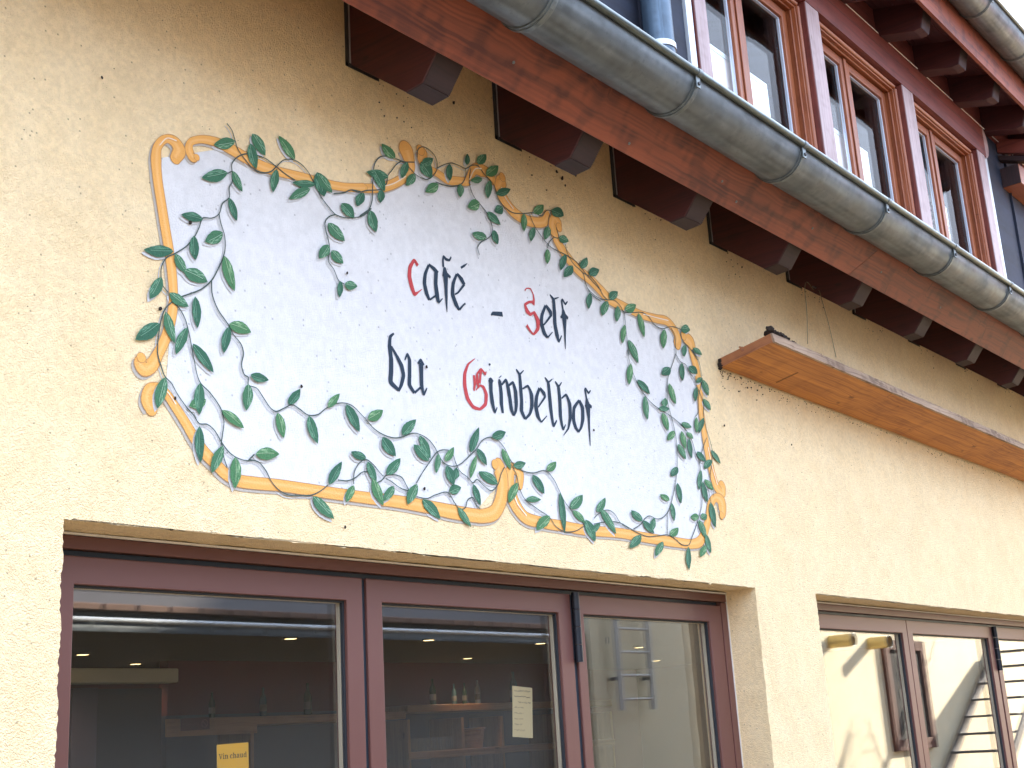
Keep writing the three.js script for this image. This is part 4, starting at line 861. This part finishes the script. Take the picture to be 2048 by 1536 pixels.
['leftmost', 'second', 'third', 'fourth', 'rightmost'].forEach((n, i) => bottle([8.5, 8.78, 8.92, 9.1, 9.62][i], 1.91, -4.6, [0.75, 0.6, 0.62, 0.7, 0.95][i], [0, 1, 0, 3, 1][i], `${n} bottle on the oak shelf behind the middle door leaf`, 'bottles on the middle oak shelf'));
const glassMat = new THREE.MeshPhysicalMaterial({ transmission: 1, thickness: 0, roughness: 0.02, ior: 1.5 });
for (let i = 0; i < 16; i++) {
  const pr = [[0.0, 0], [0.026, 0], [0.028, 0.004], [0.033, 0.11]].map(([a, b]) => new THREE.Vector2(a, b));
  const o = mesh('drinking_glass', new THREE.LatheGeometry(pr, 14), glassMat); o.position.set(8.08 + 0.075 * (i % 8), 1.53, -4.52 - 0.09 * (i >> 3));
  tag(o, 'clear drinking glass in the row on the lower oak shelf', 'glass', 'glasses on the lower oak shelf');
}
{
  const o = thing('wicker_basket', 'brown wicker basket on the lower oak shelf', 'basket', [8.98, 1.53, -4.6]);
  mesh('body', new THREE.LatheGeometry([[0, 0], [0.10, 0], [0.125, 0.16], [0.13, 0.165], [0.12, 0.165], [0.095, 0.01]].map(([a, b]) => new THREE.Vector2(a, b)), 20), std({ map: wood([0.40, 0.18, 0.07], [0.2, 0.08, 0.03], 0, 331), roughness: 0.9 }), o);
  mesh('rim', new THREE.TorusGeometry(0.127, 0.008, 8, 24).rotateX(Math.PI / 2).translate(0, 0.165, 0), R.oak, o);
}
function sheet(w, h, draw) {
  const c = document.createElement('canvas'); c.width = 512; c.height = Math.round(512 * h / w); const x = c.getContext('2d'); draw(x, c.width, c.height);
  const t = new THREE.CanvasTexture(c); t.colorSpace = THREE.SRGBColorSpace; return std({ map: t, roughness: 0.8 });
}
function paper(name, label, w, h, mat, pos, turn) {
  const o = thing(name, label, 'notice', pos); o.rotation.z = turn;
  mesh('sheet', new THREE.PlaneGeometry(w, h).translate(0, 0, 0.0012), mat, o);
  mesh('backing', new THREE.BoxGeometry(w, h, 0.001), std({ color: rgb(0.5, 0.45, 0.3), roughness: 0.9 }), o);
}
paper('yellow_notice', 'yellow paper notice reading Vin chaud behind the left door leaf', 0.129, 0.184, sheet(0.129, 0.184, (x, w, h) => {
  x.fillStyle = '#b98c14'; x.fillRect(0, 0, w, h); x.fillStyle = '#191510'; x.textAlign = 'center'; x.font = 'bold 90px serif'; x.fillText('Vin chaud', w / 2, h * 0.25); x.globalAlpha = 0.5; for (let k = 0; k < 7; k++) x.fillRect(w * 0.24 + k * 38, h * 0.48 + (k % 3) * 5, 22, 16); x.globalAlpha = 1;
}), [2.802, 1.542, -0.262], 0.02);
paper('menu_sheet', 'pale handwritten menu sheet behind the middle door leaf', 0.132, 0.205, sheet(0.132, 0.205, (x, w, h) => {
  x.fillStyle = '#a99a72'; x.fillRect(0, 0, w, h); x.strokeStyle = '#3a3226'; x.lineCap = 'round';
  for (let r = 0; r < 8; r++) { const y = 70 + r * h / 9; x.lineWidth = r < 3 ? 9 : 6; let px = r > 1 && r < 3 ? 150 : 50; const end = r < 3 ? w - 60 : rr(180, w - 130); while (px < end) { const l = rr(14, 34); x.beginPath(); x.moveTo(px, y + rr(-14, 10)); x.quadraticCurveTo(px + l / 2, y + rr(-30, 22), px + l, y + rr(-12, 12)); x.stroke(); px += l + (rnd() > 0.75 ? 26 : 6); } }
}), [4.32, 1.70, -0.262], -0.08);
paper('no_smoking_sign', 'small red no smoking sign on the bar shelf above the yellow notice', 0.25, 0.085, sheet(0.25, 0.085, (x, w, h) => {
  x.fillStyle = '#470c18'; x.fillRect(0, 0, w, h); x.strokeStyle = '#7d4a52'; x.lineWidth = 9; x.beginPath(); x.arc(w * 0.83, h / 2, h * 0.3, 0, 7); x.moveTo(w * 0.83 - h * 0.2, h * 0.3); x.lineTo(w * 0.83 + h * 0.2, h * 0.7); x.stroke();
  x.lineWidth = 6; for (let k = 0; k < 6; k++) { x.beginPath(); x.moveTo(40 + k * 50, h * 0.5); x.lineTo(72 + k * 50, h * (0.42 + 0.16 * (k % 2))); x.stroke(); }
}), [5.833, 1.820, -4.42], 0.02);
// recessed ceiling lights
const lampGlow = new THREE.MeshStandardMaterial({ color: 0x000000, emissive: rgb(1, 0.72, 0.32), emissiveIntensity: 0.35 });
const lampLabel = ['leftmost', 'second', 'third', 'fourth', 'fifth', 'sixth', 'seventh', 'rightmost'].map((n) => n + ' glowing ceiling lamp counted from the left behind the folding door glass');
for (const [x, z] of [[4.95, -4.46], [5.86, -5.17], [5.62, -3.17], [6.77, -3.03], [8.72, -4.37], [8.06, -3.04], [9.57, -3.13], [11.73, -4.35]]) {
  const o = thing('ceiling_lamp', lampLabel.shift(), 'ceiling lamp', [x, 2.3, z], 'recessed lamps in the cafe ceiling');
  mesh('ring', new THREE.TorusGeometry(0.044, 0.008, 8, 28).rotateX(Math.PI / 2).translate(0, -0.002, 0), M.bracket, o);
  mesh('diffuser', new THREE.CylinderGeometry(0.038, 0.038, 0.012, 28).translate(0, -0.004, 0), lampGlow, o);
  const l = new THREE.SpotLight(0xffdcae, 0.10, 8, 1.0, 0.6, 2); l.position.set(0, -0.02, 0); l.target.position.set(0, -2, 0); l.castShadow = true; o.add(l, l.target);
}

// ---------- across the yard: what the panes mirror ----------
const cream = std({ map: texture(512, 512, (i, j) => { const v = 0.9 + 0.12 * (hash(i, j, 81) - 0.5) + 0.12 * (noise(i / 90, j / 90, 5, 5, 82) - 0.5); return [0.63 * v, 0.59 * v, 0.43 * v]; }, true, 3, 3), roughness: 0.95 });
const roofTile = std({ color: rgb(0.075, 0.072, 0.075), roughness: 0.75 });
{
  const b = thing('outbuilding', 'low outbuilding with dark roof across the yard mirrored in the left panes', 'building', [0, 0, 0]);
  mesh('wall', box(-8, 14.6, 0, 2.75, 6.3, 6.6, 0), std({ color: rgb(0.24, 0.26, 0.26), roughness: 0.9 }), b);
  mesh('roof', alongX([[5.72, 2.78], [5.72, 2.84], [9.5, 5.4], [13.2, 2.84], [13.2, 2.78], [9.5, 5.32]], -8.2, 12.85), roofTile, b);
  for (let k = 0; k < 60; k++) mesh('roof_tile', box(-7 + k * 0.33, -7 + k * 0.33 + 0.30, 2.80, 2.86, 5.66, 5.9, 0.012), std({ color: rgb(0.20, 0.13, 0.10), roughness: 0.9 }), b);
  mesh('soffit', box(-8, 12.7, 2.70, 2.75, 5.75, 6.298, 0), R.oak, b);
  mesh('gable_board', alongX([[5.7, 2.62], [5.7, 2.80], [9.5, 5.38], [9.5, 5.2]], 12.86, 12.9), M.sash, b);
  const g = new THREE.CylinderGeometry(0.075, 0.075, 20.6, 20, 1, true, -Math.PI / 2, Math.PI); g.rotateZ(Math.PI / 2); g.rotateX(0); g.translate(2.4, 2.70, 5.64); metreUV(g, 0);
  const dbl = M.gutter.clone(); dbl.side = THREE.DoubleSide;
  mesh('gutter_trough', g, dbl, b);
  const e = new THREE.CylinderGeometry(0.022, 0.022, 20.6, 14); e.rotateZ(Math.PI / 2); e.translate(2.4, 2.71, 5.56); metreUV(e, 0);
  mesh('gutter_edge', e, M.flashing, b);  // thick pale edge, the bright sky reflection put into its colour
  for (let k = 0; k < 16; k++) mesh('gutter_bracket', box(4.2 + k * 0.6, 4.22 + k * 0.6, 2.64, 2.72, 5.545, 5.56, 0.003), M.bracket, b);
}
{
  const h = thing('white_house', 'cream white house wall across the yard mirrored in the right panes', 'house', [0, 0, 0]);
  mesh('wall', [box(12.95, 34, 0, 4.6, 5.64, 6.0, 0), box(12.95, 13.25, 0, 4.6, 6.001, 12, 2)], cream, h);
  mesh('roof', alongX([[5.3, 4.55], [5.3, 4.63], [9, 6.4], [9, 6.3]], 12.9, 34.3), std({ color: rgb(0.24, 0.085, 0.05), roughness: 0.85 }), h);
  const w = new THREE.Group(); w.name = 'window'; h.add(w);
  const brick = std({ map: wood([0.11, 0.045, 0.032], [0.05, 0.02, 0.015], 0, 351, 1.6), roughness: 0.9 });
  mesh('surround', [box(21.45, 21.62, 1.0, 2.85, 5.55, 5.638, 0.006, 1), box(23.05, 23.22, 1.0, 2.85, 5.55, 5.638, 0.006, 1), box(21.62, 23.05, 2.68, 2.85, 5.55, 5.638, 0.006, 0), box(21.62, 23.05, 1.0, 1.18, 5.55, 5.638, 0.006, 0)], brick, w);
  mesh('pane', box(21.625, 23.045, 1.185, 2.675, 5.60, 5.636, 0), std({ color: rgb(0.012, 0.015, 0.016), roughness: 0.9 }), w);
  mesh('louvre', [...Array(8)].map((_, i) => box(22.0, 22.7, 2.06 + i * 0.068, 2.09 + i * 0.068, 5.57, 5.598, 0.004)), M.trim, w);
}
for (const [x, l, dx] of [[19.53, 0.42, 'left'], [21.03, 0.36, 'right']]) {
  const o = thing('flue_pipe', dx === 'left' ? 'brass coloured flue pipe farther from the brick window in the mirrored wall' : 'brass coloured flue pipe beside the brick framed window in the mirrored wall', 'flue pipe', [x, 2.78, 5.64]);
  const g = new THREE.CylinderGeometry(0.10, 0.10, l, 24, 1, true); g.rotateX(Math.PI / 2); g.translate(0, 0, -l / 2);
  mesh('pipe', g, new THREE.MeshStandardMaterial({ color: rgb(0.50, 0.38, 0.16), roughness: 0.4, metalness: 0.6, side: THREE.DoubleSide }), o);
  mesh('rim', new THREE.TorusGeometry(0.102, 0.008, 8, 24).translate(0, 0, -l), M.bracket, o);
}
{
  const o = thing('wall_ladder', 'grey metal ladder hanging on the wall across the yard', 'ladder', [13.3, 0, 5.5]);
  const ladderMetal = std({ color: rgb(0.42, 0.43, 0.42), roughness: 0.5, metalness: 0.2 });
  for (const x of [0, 0.7]) mesh('rail', box(x, x + 0.06, 1.84, 4.4, -0.03, 0.03, 0.006, 1), ladderMetal, o);
  for (let i = 0; i < 9; i++) { const g = new THREE.CylinderGeometry(0.016, 0.016, 0.66, 12); g.rotateZ(Math.PI / 2); g.translate(0.38, 1.97 + i * 0.285, 0); mesh('rung', g, ladderMetal, o); }
  mesh('stay', [box(0.01, 0.05, 2.2, 2.24, 0.03, 0.14, 0), box(0.71, 0.75, 2.2, 2.24, 0.03, 0.14, 0)], M.bracket, o);
}
{
  const o = thing('outside_stair', 'open outside stair with dark treads across the yard', 'staircase', [0, 0, 0]);
  const st = std({ color: rgb(0.05, 0.055, 0.06), roughness: 0.5 });
  for (let i = 0; i < 9; i++) mesh('tread', box(22.66 + i * 0.46, 22.66 + i * 0.46 + 0.40, 0.30 * (i + 1) - 0.04, 0.30 * (i + 1), 4.5, 5.5, 0.004), st, o);
  const a = Math.atan2(0.30, 0.46), L = 9 * Math.hypot(0.30, 0.46);
  for (const z of [4.46, 5.54]) { const g = new THREE.BoxGeometry(L, 0.2, 0.035); g.rotateZ(a); g.translate(22.66 + 4.5 * 0.46, 4.5 * 0.30 + 0.05, z); mesh('stringer', g, st, o); }
}
{
  const o = thing('added_shade_house', 'unseen tall plain house added to shade the yard', 'house', [0, 0, 0]);  // unseen house, added to throw shade on the ladder wall
  mesh('wall', box(29, 32.3, 0, 11, -8, -0.2, 0), cream, o);
  mesh('roof', poly([[28.7, 11.002], [32.6, 11.002], [30.65, 13]], 8.2).translate(0, 0, -8.2), std({ color: rgb(0.24, 0.085, 0.05), roughness: 0.85 }), o);
}
{
  const o = thing('bare_tree', 'bare leafless tree in the yard casting branch shadows on the white house', 'tree', [25.4, 0, 3.6]);
  const bark = std({ color: rgb(0.09, 0.07, 0.055), roughness: 0.95 }), twigs = [];
  const grow = (p, d, len, r, depth) => {
    const q = p.clone().addScaledVector(d, len), m = p.clone().lerp(q, 0.5).add(new THREE.Vector3(rr(-1, 1), rr(-0.4, 0.6), rr(-1, 1)).multiplyScalar(len * 0.08));
    twigs.push(new THREE.TubeGeometry(new THREE.CatmullRomCurve3([p, m, q]), 5, r, 6, false));
    if (depth) for (let k = 0; k < 3; k++) grow(p.clone().lerp(q, 0.65 + 0.17 * k), d.clone().add(new THREE.Vector3(rr(-1, 1), rr(-0.2, 0.7), rr(-1, 1)).multiplyScalar(0.75)).normalize(), len * rr(0.6, 0.8), r * 0.58, depth - 1);
  };
  const top = new THREE.Vector3(0.1, 1.7, 0);
  mesh('trunk', tube([[0, -0.1, 0], [0.03, 0.8, 0.02], [0.1, 1.72, 0]], 0.09, 12, 10), bark, o);
  for (let k = 0; k < 4; k++) grow(top, new THREE.Vector3(Math.cos(k * 1.7) * 0.6, 1, Math.sin(k * 1.7) * 0.6).normalize(), 1.1, 0.036, 3);
  mesh('crown', twigs, bark, o);
}
scene.traverse((o) => { if (o.isMesh) { o.castShadow = o.receiveShadow = true; } });
renderer.setSize(1024, 768, false);
renderer.render(scene, camera);
